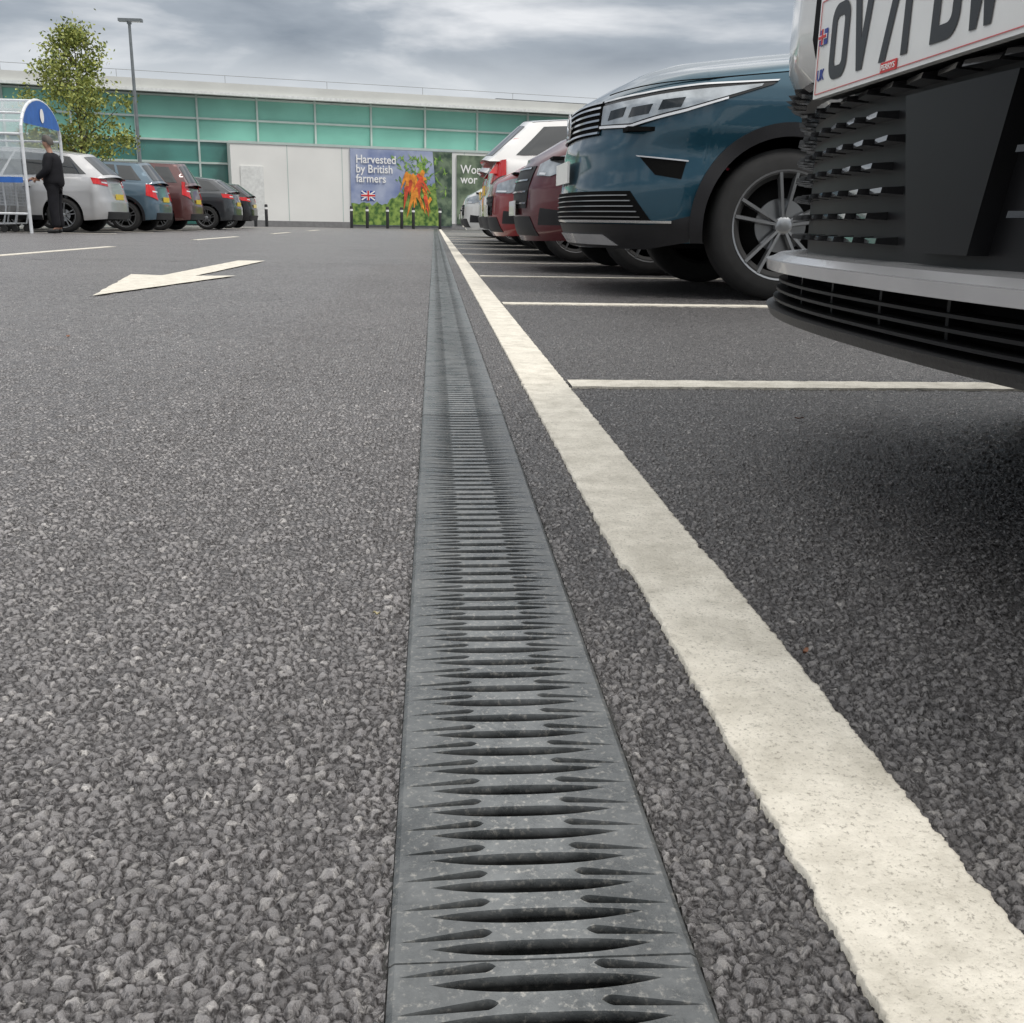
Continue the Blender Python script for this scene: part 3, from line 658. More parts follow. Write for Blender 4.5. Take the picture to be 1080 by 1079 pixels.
def glyph(polys, y0, z0, sx=1.0):
    mb = MB()
    for outer, inner in polys:
        f = lambda p, xo: (fx+xo, y0-p[0]*sx/1000, z0+p[1]*1.07/1000)
        n0 = len(mb.v); n = len(outer)
        if inner is None:
            mb.v += [f(p, -.0006) for p in outer]; mb.f.append(tuple(range(n0, n0+n)))
        else:
            mb.v += [f(p, -.0006) for p in outer]+[f(p, -.0006) for p in inner]
            for k in range(n): mb.f.append((n0+k, n0+(k+1)%n, n0+n+(k+1)%n, n0+n+k))
    return mb.build('plate_lettering', M['ink'], pl)
def rrect(x0, y0, x1, y1, rl_, rr_, n=8):
    pts = []
    for cx_, cy_, r_, a0 in ((x1-rr_, y1-rr_, rr_, 0), (x0+rl_, y1-rl_, rl_, 90), (x0+rl_, y0+rl_, rl_, 180), (x1-rr_, y0+rr_, rr_, 270)):
        for k in range(n+1): pts.append((cx_+r_*math.cos(R(a0+90*k/n)), cy_+r_*math.sin(R(a0+90*k/n))))
    return pts
GL = {
 'O': [(rrect(0,0,50,79,18,18), rrect(14,14,36,65,6,6))],
 'V': [([(0,79),(15,79),(25,32),(25,0),(18,0)], None), ([(35,79),(50,79),(32,0),(25,0),(25,32)], None)],
 '7': [([(0,79),(50,79),(50,66),(0,65)], None), ([(50,66),(35,66),(12,0),(27,0)], None)],
 '1': [([(0,79),(14,79),(14,0),(0,0)], None)],
 'D': [(rrect(0,0,50,79,1,20), rrect(14,14,36,65,.5,8))],
 'W': [([(0,79),(12,79),(15,25),(19,0),(8,0)], None), ([(15,25),(19,0),(25,30),(25,62),(21,62)], None), ([(25,62),(25,30),(31,0),(35,25),(29,62)], None), ([(38,79),(50,79),(42,0),(31,0),(35,25)], None)]}
yy = .212
for ch, adv in (('O',61),('V',61),('7',61),('1',25+33),('D',61),('W',61)):
    glyph([(o_, i_) for o_, i_ in GL[ch]], yy, pz+.016, K)
    yy -= adv*K/1000
bw = MB()
for z in (.005, .112): bw.box((fx-.0003, pc, pz+z), (.0006, pw-.015, .0009))
for y_ in (pc+pw/2-.0075, pc-pw/2+.0075): bw.box((fx-.0003, y_, pz+.0585), (.0006, .0009, .106))
bw.build('plate_border', M['palered'], pl)
def T_(s_, y, z, size, m, sx=1, nm='plate_lettering', bold=0, fit=None): return text(nm, s_, size, m, pl, axes(Vector((0,-1,0)), Vector((0,0,1)), Vector((-1,0,0)), Vector((fx-.0002, y, z))), sx, .0004, bold, fit=fit)
T_('UK', .2490, pz+.020, .021, M['blueink'], 1, 'country_code', 0, fit=(.022, .013))
MB().box((fx-.0006, .237, pz+.070), (.001, .024, .018)).build('flag_panel', M['blueink'], pl)
MB().box((fx-.0016, .237, pz+.070), (.001, .024, .0055)).box((fx-.0016, .237, pz+.070), (.0011, .0055, .018)).build('flag_cross_border', M['whiteink'], pl)
MB().box((fx-.0026, .237, pz+.070), (.001, .024, .003)).box((fx-.0026, .237, pz+.070), (.0011, .003, .018)).build('flag_cross', M['redink'], pl)
MB().box((fx-.0006, .033, pz+.0095), (.001, .040, .0105)).build('dealer_strip', M['redink'], pl)
o = T_('PERRYS', .050, pz+.0065, .010, M['whiteink'], 1, 'dealer_lettering', fit=(.034, .006)); o.location.x = -.0012

# --- other cars in the right row
c = Car(L=4.6, W=1.85, a=.7, nf=2.4, zt=[(0,.80),(.3,.88),(1.1,1.0),(1.3,1.03),(3.8,1.08),(4.6,1.03)], crown=.09, gh=(1.1, 2.05, 3.8, 4.4), zr=1.52, Rw=.34, wx=(.92, 3.65))
rt = finish_car(c, 'parked_car', 'dark red car with wide mesh grille parked just beyond the blue SUV', .64+2.3, 8.45, 0, M['dred']); front_generic(c, rt, .68, .80, (.52, .46, .76))
c = Car(L=4.0, W=1.72, a=.55, Rw=.31, wx=(.80, 3.28), zt=[(0,.74),(.3,.84),(1.0,.96),(3.2,1.0),(4.0,.98)], gh=(.95, 1.75, 3.35, 3.85), zr=1.46, wr=.56)
rt = finish_car(c, 'parked_car', 'bright red hatchback parked nose out between dark red car and white car', .55+2.0, 10.9, 0, M['red']); front_generic(c, rt, .62, .74, (.40, .42, .60), False)
c = Car(L=4.4, W=1.83, a=.6, zt=[(0,.8),(.3,.9),(1.0,1.0),(3.4,1.04),(4.4,1.04)], gh=(.95, 1.9, 3.85, 4.36), zr=1.55, zre=.07, wr=.62, Rw=.33, crown=.03)
mp1 = finish_car(c, 'parked_car', 'tall white car with high red tail lamps reversed into its bay', .60+2.2, 13.25, math.pi, M['white']); rear_generic(c, mp1, .90, 1.0, True)
for sg in (-1, 1):
    mb = MB(); a = Vector(c.sidef(sg, .985, .01)); b_ = Vector(c.sidef(sg, .985, .58)); n_ = Vector((.02, sg*.022, .0)); a.z -= .14
    mb.quadgrid([[a+n_+Vector((-.34, sg*.03, 0)), a+n_+Vector((.04, -sg*.02, 0))], [b_+n_+Vector((-.14, 0, 0)), b_+n_+Vector((.025, -sg*.03, 0))]]); mb.quadgrid([[a+n_+Vector((.04, -sg*.02, 0)), a+n_+Vector((.03, -sg*.18, 0))], [b_+n_+Vector((.025, -sg*.03, 0)), b_+n_+Vector((.02, -sg*.09, 0))]])
    mb.build('pillar_lamp', M['tail'], mp1)
c = Car(L=4.3, W=1.78, a=.6, zt=[(0,.8),(.3,.88),(1.0,.98),(3.4,1.02),(4.3,1.02)], gh=(.95, 1.85, 3.8, 4.25), zr=1.55, zre=.07, wr=.60)
rt = finish_car(c, 'parked_car', 'silver hatchback reversed in beyond the tall white car', .66+2.15, 15.7, math.pi, M['silver']); rear_generic(c, rt, .85, 1.0)
c = Car(L=4.1, W=1.75, a=.55, Rw=.31, wx=(.82, 3.35), zt=[(0,.76),(.3,.85),(1.0,.97),(3.2,1.0),(4.1,.98)], gh=(.95, 1.75, 3.45, 3.95), zr=1.47, wr=.57)
rt = finish_car(c, 'parked_car', 'white hatchback parked nose out beyond the silver hatchback', .48+2.05, 18.1, 0, M['white']); front_generic(c, rt, .64, .75, (.36, .45, .62), False)
r2 = finish_car(c, 'parked_car', 'dark grey hatchback parked nose out far along the right row', .75+2.05, 20.5, 0, M['darkgrey']); front_generic(c, r2, .64, .75, (.36, .45, .62), False)
r3 = finish_car(c, 'parked_car', 'silver grey hatchback at the far end of the right row', .62+2.05, 25.3, 0, M['silver']); front_generic(c, r3, .64, .75, (.36, .45, .62), False)
# --- left row, rears to the aisle
def left(spec, label, Y, paint, Xr=-6.75, roofm=None, **k):
    c = Car(**spec); rt = finish_car(c, 'parked_car', label, Xr-c.L/2, Y, 0, paint, roofm); rear_generic(c, rt, **k); return rt, c
left(dict(L=4.7, W=1.88, zt=[(0,.8),(.3,.9),(1.1,1.02),(3.6,1.08),(4.7,1.08)], gh=(.95, 1.95, 4.1, 4.62), zr=1.66, zre=.14, wr=.64, Rw=.34, wx=(.95, 3.8)), 'silver white people carrier nearest the trolley shelter', 23.2, M['silver'], -6.62, zl=.92, zh=1.08)
rt, c = left(dict(L=4.2, W=1.8, zt=[(0,.85),(.3,.95),(1.0,1.04),(3.4,1.08),(4.2,1.06)], gh=(1.15, 1.7, 3.75, 4.1), zr=1.55, zre=.05, wr=.62, Rw=.34, wx=(.8, 3.45)), 'blue grey compact car with black roof beside the silver people carrier', 25.9, M['bluegrey'], -6.32, roofm=M['gloss'], zl=.82, zh=1.0, tall=True)
c.arch_trim(rt, M['plastic'])
left(dict(L=4.4, W=1.85, zt=[(0,.85),(.3,.95),(1.1,1.06),(3.6,1.1),(4.4,1.1)], gh=(1.05, 1.8, 4.0, 4.32), zr=1.66, zre=.04, wr=.64, Rw=.35, wx=(.9, 3.55)), 'dark brown red upright SUV behind the blue grey car', 28.6, M['maroon'], -6.15, zl=.9, zh=1.15, tall=True)
left(dict(L=4.2, W=1.78, gh=(1.0, 1.8, 3.6, 4.1), zr=1.48, zre=.12, zt=[(0,.75),(.3,.88),(1.0,.96),(3.4,1.04),(4.2,1.04)], wx=(.85, 3.4)), 'dark grey hatchback past the gap in the left row', 32.0, M['darkgrey'], -5.72, zl=.85, zh=1.0)
left(dict(L=4.2, W=1.76, gh=(1.0, 1.8, 3.6, 4.1), zr=1.46, zre=.10, zt=[(0,.75),(.3,.88),(1.0,.96),(3.4,1.02),(4.2,1.02)], wx=(.85, 3.4)), 'black hatchback last in the left row', 36.5, M['gloss'], -6.0, zl=.85, zh=1.0)

# ------------------------------------------------------------ supermarket
AL = math.atan(.2737)
bl = empty('supermarket_building', (0, 50.07, 0), AL, label='long supermarket building with green glazed band and pale roof edge', cat='building')
cladm = mat('white_cladding', (.76,.76,.73), .5, 0, 0, .05, .6); roofm = mat('roof_fascia', (.62,.63,.60), .5, 0, 0, .06, 1)
greym = mat('frame_grey', (.46,.54,.51), .5, 0, 0, .08, 2)
g_hi = mat('green_glass', (.21,.50,.41), .30, .0, .25, .20, .3, spec=.3); g_lo = mat('dark_green_glass', (.055,.19,.165), .2, 0, .4, .35, .5)
U0, U1 = -36.0, 15.0
MB().box(((U0+U1)/2, 10.2, 2.7), (U1-U0, 20, 5.4)).build('wall', mat('back_wall', (.10,.13,.13), .7, 0, 0, .1, 1), bl)
rf = MB().box(((U0+U1)/2, 10.0, 5.56), (U1-U0+1.5, 21, .46)); rf.build('roof', roofm, bl)
MB().box(((U0+U1)/2, -.56, 5.36), (U1-U0+1, .10, .12)).build('gutter', mat('gutter_white', (.72,.74,.72), .5), bl)
MB().box((9.5, 6, 5.92), (12, 9, .26)).build('roof_upstand', mat('dark_roof', (.06,.065,.07), .6), bl)
MB().box((-14, 8, 5.95), (32, 9, .30)).build('roof_upstand', mat('mid_roof', (.30,.31,.31), .6), bl)
rb = MB(); rb.tube((U0, -.3, 6.10), (U1, -.3, 6.10), .010, n=6)
for k in range(12): rb.tube((U0+1+k*4.3, -.3, 5.7), (U0+1+k*4.3, -.3, 6.10), .010, n=6)
rb.build('roof_rail', mat('rail_grey', (.25,.26,.26), .6), bl)
cols = [U0+.6+2.5*k for k in range(21)]
for a in cols:
    if a+2.5 > U1+.1: continue
    for (z0, z1, m_) in ((4.42, 5.22, g_hi), (3.52, 4.36, g_hi), (2.62, 3.46, g_lo)):
        if z1 < 3.5 and -9 < a < 0: continue
        MB().box((a+1.25, .16, (z0+z1)/2), (2.42, .03, z1-z0)).build('window_pane', m_, bl)
mm = MB()
for z in (4.39, 3.49, 2.59, 5.25): mm.box(((U0+U1)/2, .12, z), (U1-U0, .14, .08))
for a in cols: mm.box((a, .115, 2.7), (.08, .16, 5.3))
mm.build('glazing_frame', greym, bl)
MB().box(((U0+U1)/2, .15, 1.3), (U1-U0-.3, .04, 2.5)).build('lower_glazing', g_lo, bl)
MB().box((-3.5, -.75, 1.72), (11.5, 1.5, 3.44)).build('annex_wall', cladm, bl)
sm = MB()
for a in (-6.9, -4.55, 1.0): sm.box((a, -1.503, 1.72), (.03, .012, 3.36))
sm.box((-3.5, -1.51, 3.40), (11.6, .06, .10)); sm.build('annex_seam', greym, bl)
MB().box((-3.5, -1.52, .12), (11.5, .05, .24)).build('annex_plinth', mat('plinth', (.2,.2,.2), .8), bl)
MB().box((-8.4, -1.53, 1.35), (.95, .05, 2.2)).build('service_door', mat('door_white', (.68,.69,.67), .5), bl)
def flatpoly(mb, pts, y):
    n0 = len(mb.v); mb.v += [(p[0], y, p[1]) for p in pts]; mb.f.append(tuple(range(n0, n0+len(pts))))
def onfac(u_, v_=0): return (u_*math.cos(AL)-v_*math.sin(AL), 50.07+u_*math.sin(AL)+v_*math.cos(AL), 0)
po = empty('advertising_poster', onfac(-1.9, -1.55), AL, label='large poster with vegetables and Harvested by British farmers lettering', cat='poster')
m, N, L, b = newmat('poster_sky'); tc = N.new('ShaderNodeTexCoord')
nn = N.new('ShaderNodeTexNoise'); nn.inputs['Scale'].default_value = .9; nn.inputs['Detail'].default_value = 5; L.new(tc.outputs['Object'], nn.inputs['Vector'])
rp = N.new('ShaderNodeValToRGB'); rp.color_ramp.elements[0].position = .35; rp.color_ramp.elements[0].color = (.17,.22,.40,1); rp.color_ramp.elements[1].position = .7; rp.color_ramp.elements[1].color = (.45,.50,.62,1)
L.new(nn.outputs[0], rp.inputs[0]); L.new(rp.outputs[0], b.inputs['Base Color']); b.inputs['Roughness'].default_value = .5
MB().box((0, 0, 1.72), (4.6, .08, 3.2)).build('poster_board', m, po)
def leafmat(nm, a, c, sc_):
    m, N, L, b = newmat(nm); tc = N.new('ShaderNodeTexCoord'); n = N.new('ShaderNodeTexNoise'); n.inputs['Scale'].default_value = sc_; n.inputs['Detail'].default_value = 6; L.new(tc.outputs['Object'], n.inputs['Vector'])
    r_ = N.new('ShaderNodeValToRGB'); r_.color_ramp.elements[0].position = .38; r_.color_ramp.elements[0].color = a+(1,); r_.color_ramp.elements[1].position = .62; r_.color_ramp.elements[1].color = c+(1,)
    L.new(n.outputs[0], r_.inputs[0]); L.new(r_.outputs[0], b.inputs['Base Color']); b.inputs['Roughness'].default_value = .6; return m
fld = MB(); pts = [(-2.3, .13)]+[(-2.3+4.6*i/40, 1.05+1.1*max(0, (i-14)/26)**.6+.22*noise.noise(Vector((i*.55, 3, 1)))) for i in range(41)]+[(2.3, .13)]
flatpoly(fld, pts, -.044); fld.build('poster_field', leafmat('poster_green', (.04,.11,.02), (.26,.38,.08), 5), po)
dk = MB(); flatpoly(dk, [(1.75,.13),(1.6,1.2),(1.5,2.2),(1.4,3.32),(2.3,3.32),(2.3,.13)], -.048); dk.build('poster_dark_area', leafmat('poster_dark', (.03,.06,.04), (.16,.22,.14), 3), po)  # dark printed area down the right side of the poster
lf = MB()
for k in range(190):
    x0 = random.gauss(.70, .52); z0 = random.uniform(1.2, 2.95); a = random.uniform(-1.2, 1.2); l = random.uniform(.16, .45); ww = random.uniform(.03, .06)
    dx, dz = math.sin(a)*l, math.cos(a)*l
    if x0+dx > 2.2 or z0+dz > 3.28 or x0 < -.45: continue
    flatpoly(lf, [(x0, z0), (x0+dx*.5-ww, z0+dz*.5), (x0+dx, z0+dz), (x0+dx*.5+ww, z0+dz*.5)], -.050-.0001*k)
lf.build('poster_leaves', leafmat('poster_leaf', (.04,.14,.03), (.30,.48,.10), 6), po)
for nm_, col_, cnt_, y_0 in (('poster_carrots', (.78,.26,.03), 20, -.075), ('poster_red_roots', (.60,.08,.03), 7, -.080)):
    cb_ = MB()
    for k in range(cnt_):
        x0 = .66+random.gauss(0, .34); z0 = random.uniform(1.3, 2.5); a = random.gauss(0, .40)+math.pi; l = random.uniform(.6, 1.2); ww = random.uniform(.07, .12)
        dx, dz = math.sin(a)*l, math.cos(a)*l
        flatpoly(cb_, [(x0-ww*.4, z0+.05), (x0-ww, z0-.06), (x0-ww*.55+dx*.5, z0+dz*.5), (x0+dx, max(.25, z0+dz)), (x0+ww*.55+dx*.5, z0+dz*.5), (x0+ww, z0-.06), (x0+ww*.4, z0+.05)], y_0-.0002*k)
    cb_.build(nm_, mat(nm_+'_ink', col_, .5, 0, 0, .45, 6), po)
fm = lambda x, z, y=-.09: axes(Vector((1,0,0)), Vector((0,0,1)), Vector((0,-1,0)), Vector((x, y, z)))
for i, s_ in enumerate(('Harvested', 'by British', 'farmers')): text('poster_lettering', s_, .48, M['whiteink'], po, fm(-2.08, 2.74-.40*i), .90, .004, .006)
MB().box((-1.55, -.06, 1.38), (.62, .02, .40)).build('poster_flag', M['blueink'], po)
fx_ = MB()
for s_ in (-1, 1):
    mt = Matrix.Translation((-1.55, -.074, 1.38)) @ Matrix.Rotation(s_*.57, 4, 'Y'); fx_.box(None, (.70, .004, .06), mtx=mt)
fx_.box((-1.55, -.078, 1.38), (.62, .004, .13)).box((-1.55, -.0785, 1.38), (.13, .004, .40)); fx_.build('poster_flag_white', M['whiteink'], po)
MB().box((-1.55, -.084, 1.38), (.62, .004, .075)).box((-1.55, -.0845, 1.38), (.075, .004, .40)).build('poster_flag_red', M['redink'], po)
p2 = empty('advertising_poster', onfac(1.32, -1.55), AL, label='narrow dark green poster with white lettering right of the vegetable poster', cat='poster')
MB().box((0, 0, 1.72), (1.35, .08, 3.0)).build('poster_board', leafmat('poster_grey', (.05,.08,.05), (.20,.26,.17), 1.6), p2)
for i, s_ in enumerate(('Wor', 'wor')): text('poster_lettering', s_, .52, M['whiteink'], p2, fm(-.52, 2.45-.43*i, -.045), .92, .004, .006)
# bollards
bpm = mat('bollard_black', (.015,.015,.016), .4)
bq = None
for i, (X, Y, l) in enumerate(((-7.35, 44.6, 'left one of the pair of bollards before the white wall'), (-6.95, 44.9, 'right one of the pair of bollards before the white wall'),
        (-3.5, 45.6, None), (-2.85, 45.8, None), (-2.0, 46, None), (-1.4, 46.2, None), (-.9, 46.3, None), (.25, 46.6, None))):
    if bq is None:
        bq = empty('bollard', (X, Y, 0)); MB().lathe([(.001, .9), (.05, .895), (.065, .87), (.065, 0)], 16, 'Z').build('post', bpm, bq, smooth=True, angle=40)
        MB().lathe([(.067, .78), (.068, .78), (.068, .70), (.067, .70)], 16, 'Z').build('reflective_band', M['whiteink'], bq); b = bq
    else: b = dup(bq); b.location = (X, Y, 0)
    tag(b, l or 'black bollard in the row before the farm poster', 'bollard', 'bollards along the store front')

# ------------------------------------------------------------ lamp post
lp = empty('street_lamp', (-11.15, 42, 0), label='tall slim grey street lamp beside the tree', cat='street lamp'); gs = mat('galvanised', (.20,.22,.23), .45, .4)
MB().tube((0,0,0), (0,0,1.2), .10, .10, 12).tube((0,0,1.2), (0,0,7.2), .075, .05, 12).build('post', gs, lp, smooth=True, angle=40)
MB().box((.05, 0, 7.25), (.85, .24, .10)).box((0, 0, 7.18), (.14, .14, .12)).build('lamp_head', gs, lp)
MB().box((.2, 0, 7.195), (.4, .18, .012)).build('lamp_lens', M['led'], lp)

# ------------------------------------------------------------ tree
def tree(X, Y, H, rad, z0, label):
    t = empty('young_tree', (X, Y, 0), label=label, cat='tree'); tr = MB(); lv = MB(); rnd = random.Random(11)
    tr.tube((0,0,0), (0,0,H*.35), .09, .07, 10).tube((0,0,H*.35), (.05,0,H*.9), .07, .015, 8)
    clusters = []
    for k in range(66):
        f = rnd.random()**.9; z = z0+(H-z0)*f
        prof = min(1, (f+.22)/.42)**.8*(1-f)**.55*1.25+.08
        a = rnd.uniform(0, 6.283); rr = rad*prof*rnd.uniform(.25, 1.0)
        p = Vector((math.cos(a)*rr, math.sin(a)*rr, z)); b0 = Vector((.02, 0, max(z0*.8, z-rr*.9)))
        tr.tube(b0, b0.lerp(p, .6)+Vector((0,0,-.05)), .022, .014, 5, False); tr.tube(b0.lerp(p, .6)+Vector((0,0,-.05)), p, .014, .005, 5, False); clusters.append((p, rnd.uniform(.26, .44)))
    clusters.append((Vector((0,0,H-.1)), .2))
    for p, cr_ in clusters:
        for k in range(int(110*cr_/.3)):
            q = Vector((rnd.gauss(0, 1), rnd.gauss(0, 1), rnd.gauss(0, .8)))*cr_*.6+p
            n = Vector((rnd.uniform(-1, 1), rnd.uniform(-1, 1), rnd.uniform(-.3, 1))).normalized(); a = n.orthogonal().normalized(); a.rotate(Matrix.Rotation(rnd.uniform(0, 6.3), 3, n)); b_ = n.cross(a); s_ = rnd.uniform(.045, .08)
            n0 = len(lv.v); lv.v += [tuple(q-a*s_), tuple(q+b_*s_*.55), tuple(q+a*s_), tuple(q-b_*s_*.55)]; lv.f.append((n0, n0+1, n0+2, n0+3))
    tr.build('trunk', mat('bark', (.10,.075,.05), .9, 0, 0, .3, 6), t, smooth=True)
    m, N, L, b = newmat('leaves'); ge = N.new('ShaderNodeNewGeometry'); r_ = N.new('ShaderNodeValToRGB'); r_.color_ramp.elements[0].color = (.11,.16,.035,1); r_.color_ramp.elements[1].color = (.38,.40,.09,1)
    L.new(ge.outputs['Random Per Island'], r_.inputs[0]); L.new(r_.outputs[0], b.inputs['Base Color']); b.inputs['Roughness'].default_value = .55
    me = bpy.data.meshes.new('crown'); me.from_pydata(lv.v, [], lv.f); me.materials.append(m); o = bpy.data.objects.new('crown', me); C.objects.link(o); o.parent = t
tree(-11.35, 36, 5.85, 1.70, 2.0, 'young green tree behind the trolley shelter and left cars')

# ------------------------------------------------------------ trolley shelter
sh = empty('trolley_shelter', (-7.5, 21.45, 0), label='arched trolley shelter with clear roof and blue end panel', cat='trolley shelter')
wt = mat('white_tube', (.66,.68,.70), .35, .1); clr, N, L, b = newmat('clear_sheet'); b.inputs['Base Color'].default_value = (.8,.88,.92,1); b.inputs['Roughness'].default_value = .15
tc = N.new('ShaderNodeTexCoord'); n = N.new('ShaderNodeTexNoise'); n.inputs['Scale'].default_value = 3; L.new(tc.outputs['Object'], n.inputs[0]); mr = N.new('ShaderNodeMapRange'); mr.inputs['To Min'].default_value = .22; mr.inputs['To Max'].default_value = .4; L.new(n.outputs[0], mr.inputs[0]); L.new(mr.outputs[0], b.inputs['Alpha'])
hw_, zs, zt_ = 1.02, 1.75, 2.42
def arc(y0, n=16, inset=0): return [(y0, -math.cos(math.pi*k/n)*(hw_-inset), zs+math.sin(math.pi*k/n)*(zt_-zs-inset)) for k in range(n+1)]
for xa in (0, -1.6, -3.2, -4.8):
    fr_ = MB(); fr_.path([(xa, -hw_, 0)]+arc(xa)+[(xa, hw_, 0)], .032, 8); fr_.build('arch_frame', wt, sh, smooth=True, angle=50)
rl = MB()
for k in (0, 3, 8, 13, 16):
    p = arc(0)[k]; rl.tube(p, (-4.8, p[1], p[2]), .022, n=6)
for z in (.35, .95):
    for sg in (-1, 1): rl.tube((0, sg*hw_, z), (-4.8, sg*hw_, z), .022, n=6)
rl.build('side_rail', wt, sh, smooth=True, angle=50)
MB().quadgrid([arc(0), arc(-4.8)]).build('roof_sheet', clr, sh, smooth=True, recalc=False)
for sg in (-1, 1): MB().quadgrid([[(-.05, sg*hw_*.99, 1.0), (-4.75, sg*hw_*.99, 1.0)], [(-.05, sg*hw_*.99, zs), (-4.75, sg*hw_*.99, zs)]]).build('side_sheet', clr, sh, recalc=False)
bluem = mat('sign_blue', (.03,.13,.45), .4)
ar = arc(.03); lo = [(.03, p[1]*.98, zs+.20) for p in ar[2:-2]]
MB().quadgrid([ar[2:-2], lo]).build('end_panel', bluem, sh, recalc=False)
MB().box((-2.4, -hw_-.03, .95), (4.7, .02, .10)).build('side_sign', bluem, sh)
mb = MB(); rows = [[(.045, .0+rr*.10*math.cos(2*math.pi*k/20), 2.15+rr*.13*math.sin(2*math.pi*k/20)) for k in range(21)] for rr in (.01, 1)]
mb.quadgrid(rows).build('end_symbol', M['whiteink'], sh)

# ------------------------------------------------------------ trolleys
wire = mat('trolley_wire', (.50,.52,.54), .35, .6)
def trolley():
    t = empty('shopping_trolley', (0,0,0)); bs = MB()
    def pt(u, v, w_):
        x = -.85*u; wd = (.29-.05*u)*(1-.12*(1-w_)); z = .50+.10*u*(1-w_)+w_*(.48-.08*u); return (x, v*wd, z)
    for i in range(9):
        w_ = i/8; bs.path([pt(0,-1,w_), pt(1,-1,w_), pt(1,1,w_), pt(0,1,w_), pt(0,-1,w_)], .0055, 4)
    for i in range(13):
        u_ = i/12; bs.path([pt(u_,-1,1), pt(u_,-1,0), pt(u_,1,0), pt(u_,1,1)], .0055, 4)
    for i in range(8):
        v_ = -1+2*i/7; bs.path([pt(1,v_,1), pt(1,v_,0), pt(0,v_,0), pt(0,v_,1)], .0055, 4)
    bs.build('basket', wire, t)
    f = MB()
    for sg in (-1, 1): f.path([(.12, sg*.27, 1.0), (.0, sg*.27, .95), (.02, sg*.27, .45), (-.05, sg*.27, .16), (-.85, sg*.20, .16)], .016, 6)
    f.tube((-.85, -.2, .16), (-.85, .2, .16), .012).tube((-.05, -.27, .16), (-.05, .27, .16), .012); f.build('chassis', wire, t, smooth=True, angle=50)
    MB().tube((.12, -.28, 1.0), (.12, .28, 1.0), .018, n=10).build('handle', bluem, t, smooth=True, angle=50)
    for x, y_ in ((-.06, -.26), (-.06, .26), (-.82, -.19), (-.82, .19)):
        MB().tube((x, y_-.014, .065), (x, y_+.014, .065), .062, n=16).tube((x, y_, .065), (x, y_, .16), .01).build('caster', M['tyre'], t)
    return t
t0 = trolley()
for i, (x, y_) in enumerate(((-8.05, 21.0), (-8.42, 21.0), (-8.79, 21.0), (-9.16, 21.0), (-8.15, 21.85), (-8.52, 21.85), (-8.89, 21.85))):
    t = t0 if i == 0 else dup(t0); t.location = (x, y_, 0)
    tag(t, 'wire shopping trolley nested in the near row inside the shelter' if i < 4 else 'wire shopping trolley nested in the far row inside the shelter', 'shopping trolley', 'near row of nested trolleys' if i < 4 else 'far row of nested trolleys')

# ------------------------------------------------------------ person
pe = empty('person', (-7.20, 21.0, 0), R(180), label='person in a dark suit standing by the end of the trolley shelter', cat='person')
skinm = mat('skin', (.42,.24,.17), .6); suit = mat('dark_suit', (.014,.014,.017), .8, 0, 0, .25, 8, spec=.2); shoe = mat('shoe', (.01,.01,.01), .4); hairm = mat('grey_hair', (.10,.09,.08), .8)
def skinned(name, nodes, edges, m, parent, sub=2):
    me = bpy.data.meshes.new(name); me.from_pydata([n[0] for n in nodes], edges, []); o = bpy.data.objects.new(name, me); C.objects.link(o); o.parent = parent
    md = o.modifiers.new('skin', 'SKIN'); md.use_smooth_shade = True
    for i, n in enumerate(nodes):
        sv_ = me.skin_vertices[0].data[i]; r_ = n[1] if isinstance(n[1], tuple) else (n[1], n[1]); sv_.radius = r_; sv_.use_root = (i == 0)
    s_ = o.modifiers.new('sub', 'SUBSURF'); s_.levels = sub; s_.render_levels = sub
    me.materials.append(m); return o
body = [((0,0,.95),.07), ((0,0,1.15),.07), ((0,0,1.36),.07), ((.03,0,1.50),.055), ((.05,0,1.56),.055), ((.07,0,1.63),.085), ((.07,0,1.70),.075)]
ed = [(0,1),(1,2),(2,3),(3,4),(4,5),(5,6)]
for sg in (-1, 1):
    n = len(body); body += [((0,sg*.15,1.39),.03), ((.02,sg*.22,1.14),.028), ((.22,sg*.17,1.00),.026), ((.29,sg*.16,.99),.028)]; ed += [(2,n),(n,n+1),(n+1,n+2),(n+2,n+3)]
    n = len(body); body += [((0,sg*.09,.86),.05), ((.02,sg*.10,.50),.045), ((-.01,sg*.11,.10),.035), ((.08,sg*.12,.04),.025)]; ed += [(0,n),(n,n+1),(n+1,n+2),(n+2,n+3)]
bo = skinned('body', body, ed, skinm, pe)
jk = [((0,0,.80),.22), ((0,0,1.0),.20), ((0,0,1.18),.19), ((0,0,1.36),.19), ((.015,0,1.48),.09)]; ed = [(0,1),(1,2),(2,3),(3,4)]
skinned('jacket', jk, ed, suit, pe)
for sg in (-1, 1):
    skinned('sleeve', [((-.0,sg*.10,1.40),.095), ((0,sg*.195,1.39),.092), ((.02,sg*.25,1.14),.078), ((.25,sg*.175,.995),.052)], [(0,1),(1,2),(2,3)], suit, pe)
tr_ = [((0,0,.93),.14)]; ed = []
for sg in (-1, 1):
    n = len(tr_); tr_ += [((0,sg*.095,.82),.12), ((.02,sg*.105,.48),.096), ((-.01,sg*.11,.09),.08)]; ed += [(0,n),(n,n+1),(n+1,n+2)]
skinned('trousers', tr_, ed, suit, pe)
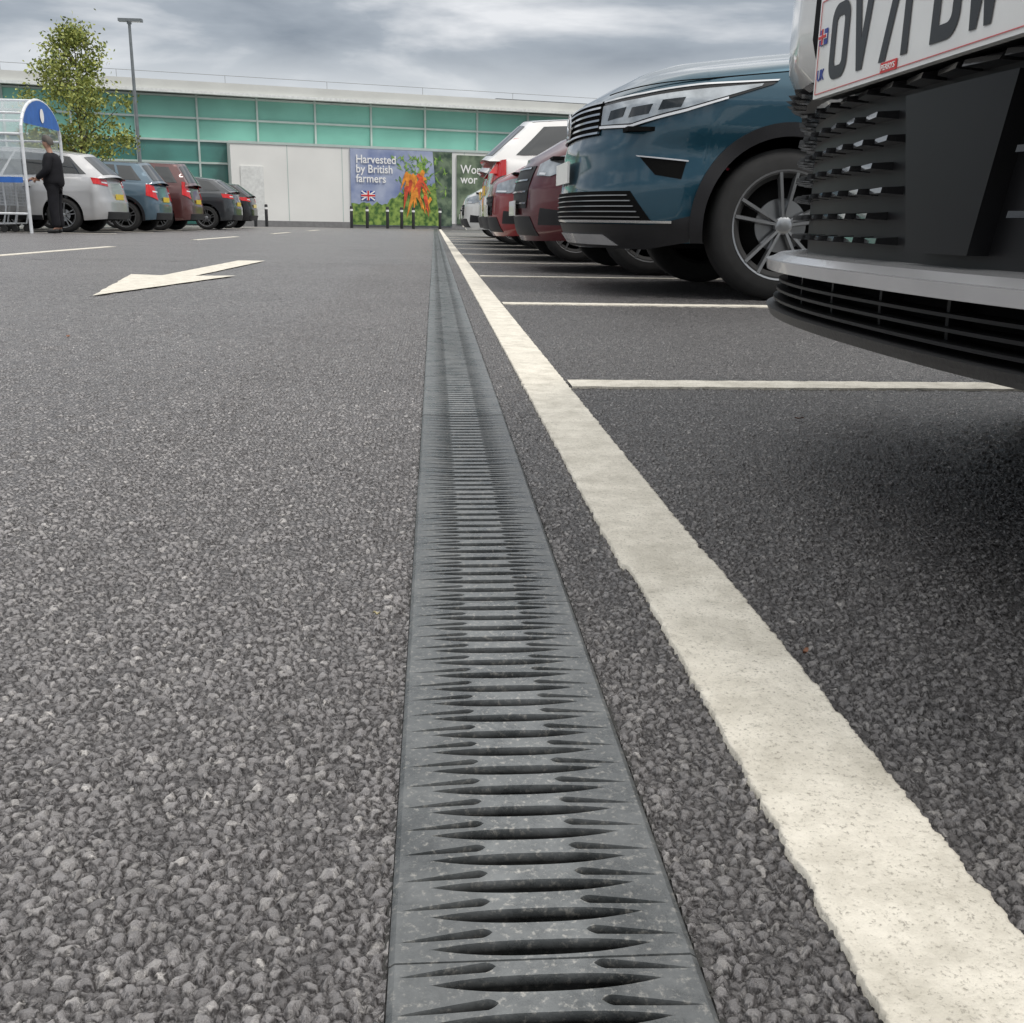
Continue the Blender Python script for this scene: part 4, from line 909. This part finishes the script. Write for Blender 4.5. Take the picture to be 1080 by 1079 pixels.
for sg in (-1, 1):
    skinned('shoe', [((-.04,sg*.11,.05),.045), ((.07,sg*.12,.04),.042), ((.18,sg*.13,.03),.03)], [(0,1),(1,2)], shoe, pe, 1)
    hn = [((.29,sg*.16,.99),.032), ((.35,sg*.16,.98),.035)]; ed = [(0,1)]
    for k in range(4):
        n = len(hn); y_ = sg*(.16-.03+.02*k); l = (.035,.042,.040,.03)[k]; hn += [((.385,y_,.975),.010), ((.385+l,y_,.955),.009), ((.38+l,y_,.925),.008)]; ed += [(1,n),(n,n+1),(n+1,n+2)]
    n = len(hn); hn += [((.33,sg*.115,.985),.011), ((.365,sg*.10,.965),.010)]; ed += [(0,n),(n,n+1)]
    skinned('hand', hn, ed, skinm, pe, 1)
hm = MB(); rows = []
for i in range(9):
    a = math.pi*.62*i/8; rows.append([(.055+.102*math.sin(a)*math.cos(b)-(.012), .088*math.sin(a)*math.sin(b), 1.665+.112*math.cos(a)-(.02 if math.cos(b) < 0 else -.035)*math.sin(a)) for b in [2*math.pi*k/20 for k in range(21)]])
hm.quadgrid(rows).build('hair', hairm, pe, smooth=True)
for sg in (-1, 1):
    MB().lathe([(.001, -.008), (.007, -.005), (.009, 0), (.007, .005), (.001, .008)], 8, 'Z', (.148, sg*.032, 1.668)).build('eye', M['ink'], pe)

# ------------------------------------------------------------ small litter
lm = mat('fallen_leaf', (.45,.40,.24), .7, 0, 0, .2, 60); lg = mat('green_leaf', (.16,.26,.06), .6, 0, 0, .2, 60); lr_ = mat('brown_leaf', (.20,.09,.05), .7, 0, 0, .2, 60)
for i, (X, Y, s_, m_, l) in enumerate(((-.055, .90, .0028, lm, 'pale leaf scrap on the asphalt left of the drain'), (.545, .80, .006, lg, 'small green leaf on dark asphalt under the white car'), (.70, 1.9, .007, lr_, 'brown leaf on the asphalt before the nearest divider line'),
        (.320, .80, .004, lr_, 'brown leaf scrap against the edge of the cream line'), (-1.1, 3.2, .010, lr_, 'brown leaf on the aisle in front of the arrow'), (.42, .62, .0025, lm, 'tiny pale chip on dark asphalt beside the cream line'))):
    mb = MB(); n = 9; rw = [[(s_*1.6*(k/(n-1)-.5)*2*.8, j*s_*.55*math.sin(math.pi*k/(n-1)), .002*abs(j)+.001*math.sin(k)) for k in range(n)] for j in (-1, 0, 1)]
    mb.quadgrid(rw); o = mb.build('fallen_leaf', m_, None, smooth=True); o.location = (X, Y, .001); o.rotation_euler = (.1, .1, i*1.3); tag(o, l, 'leaf')
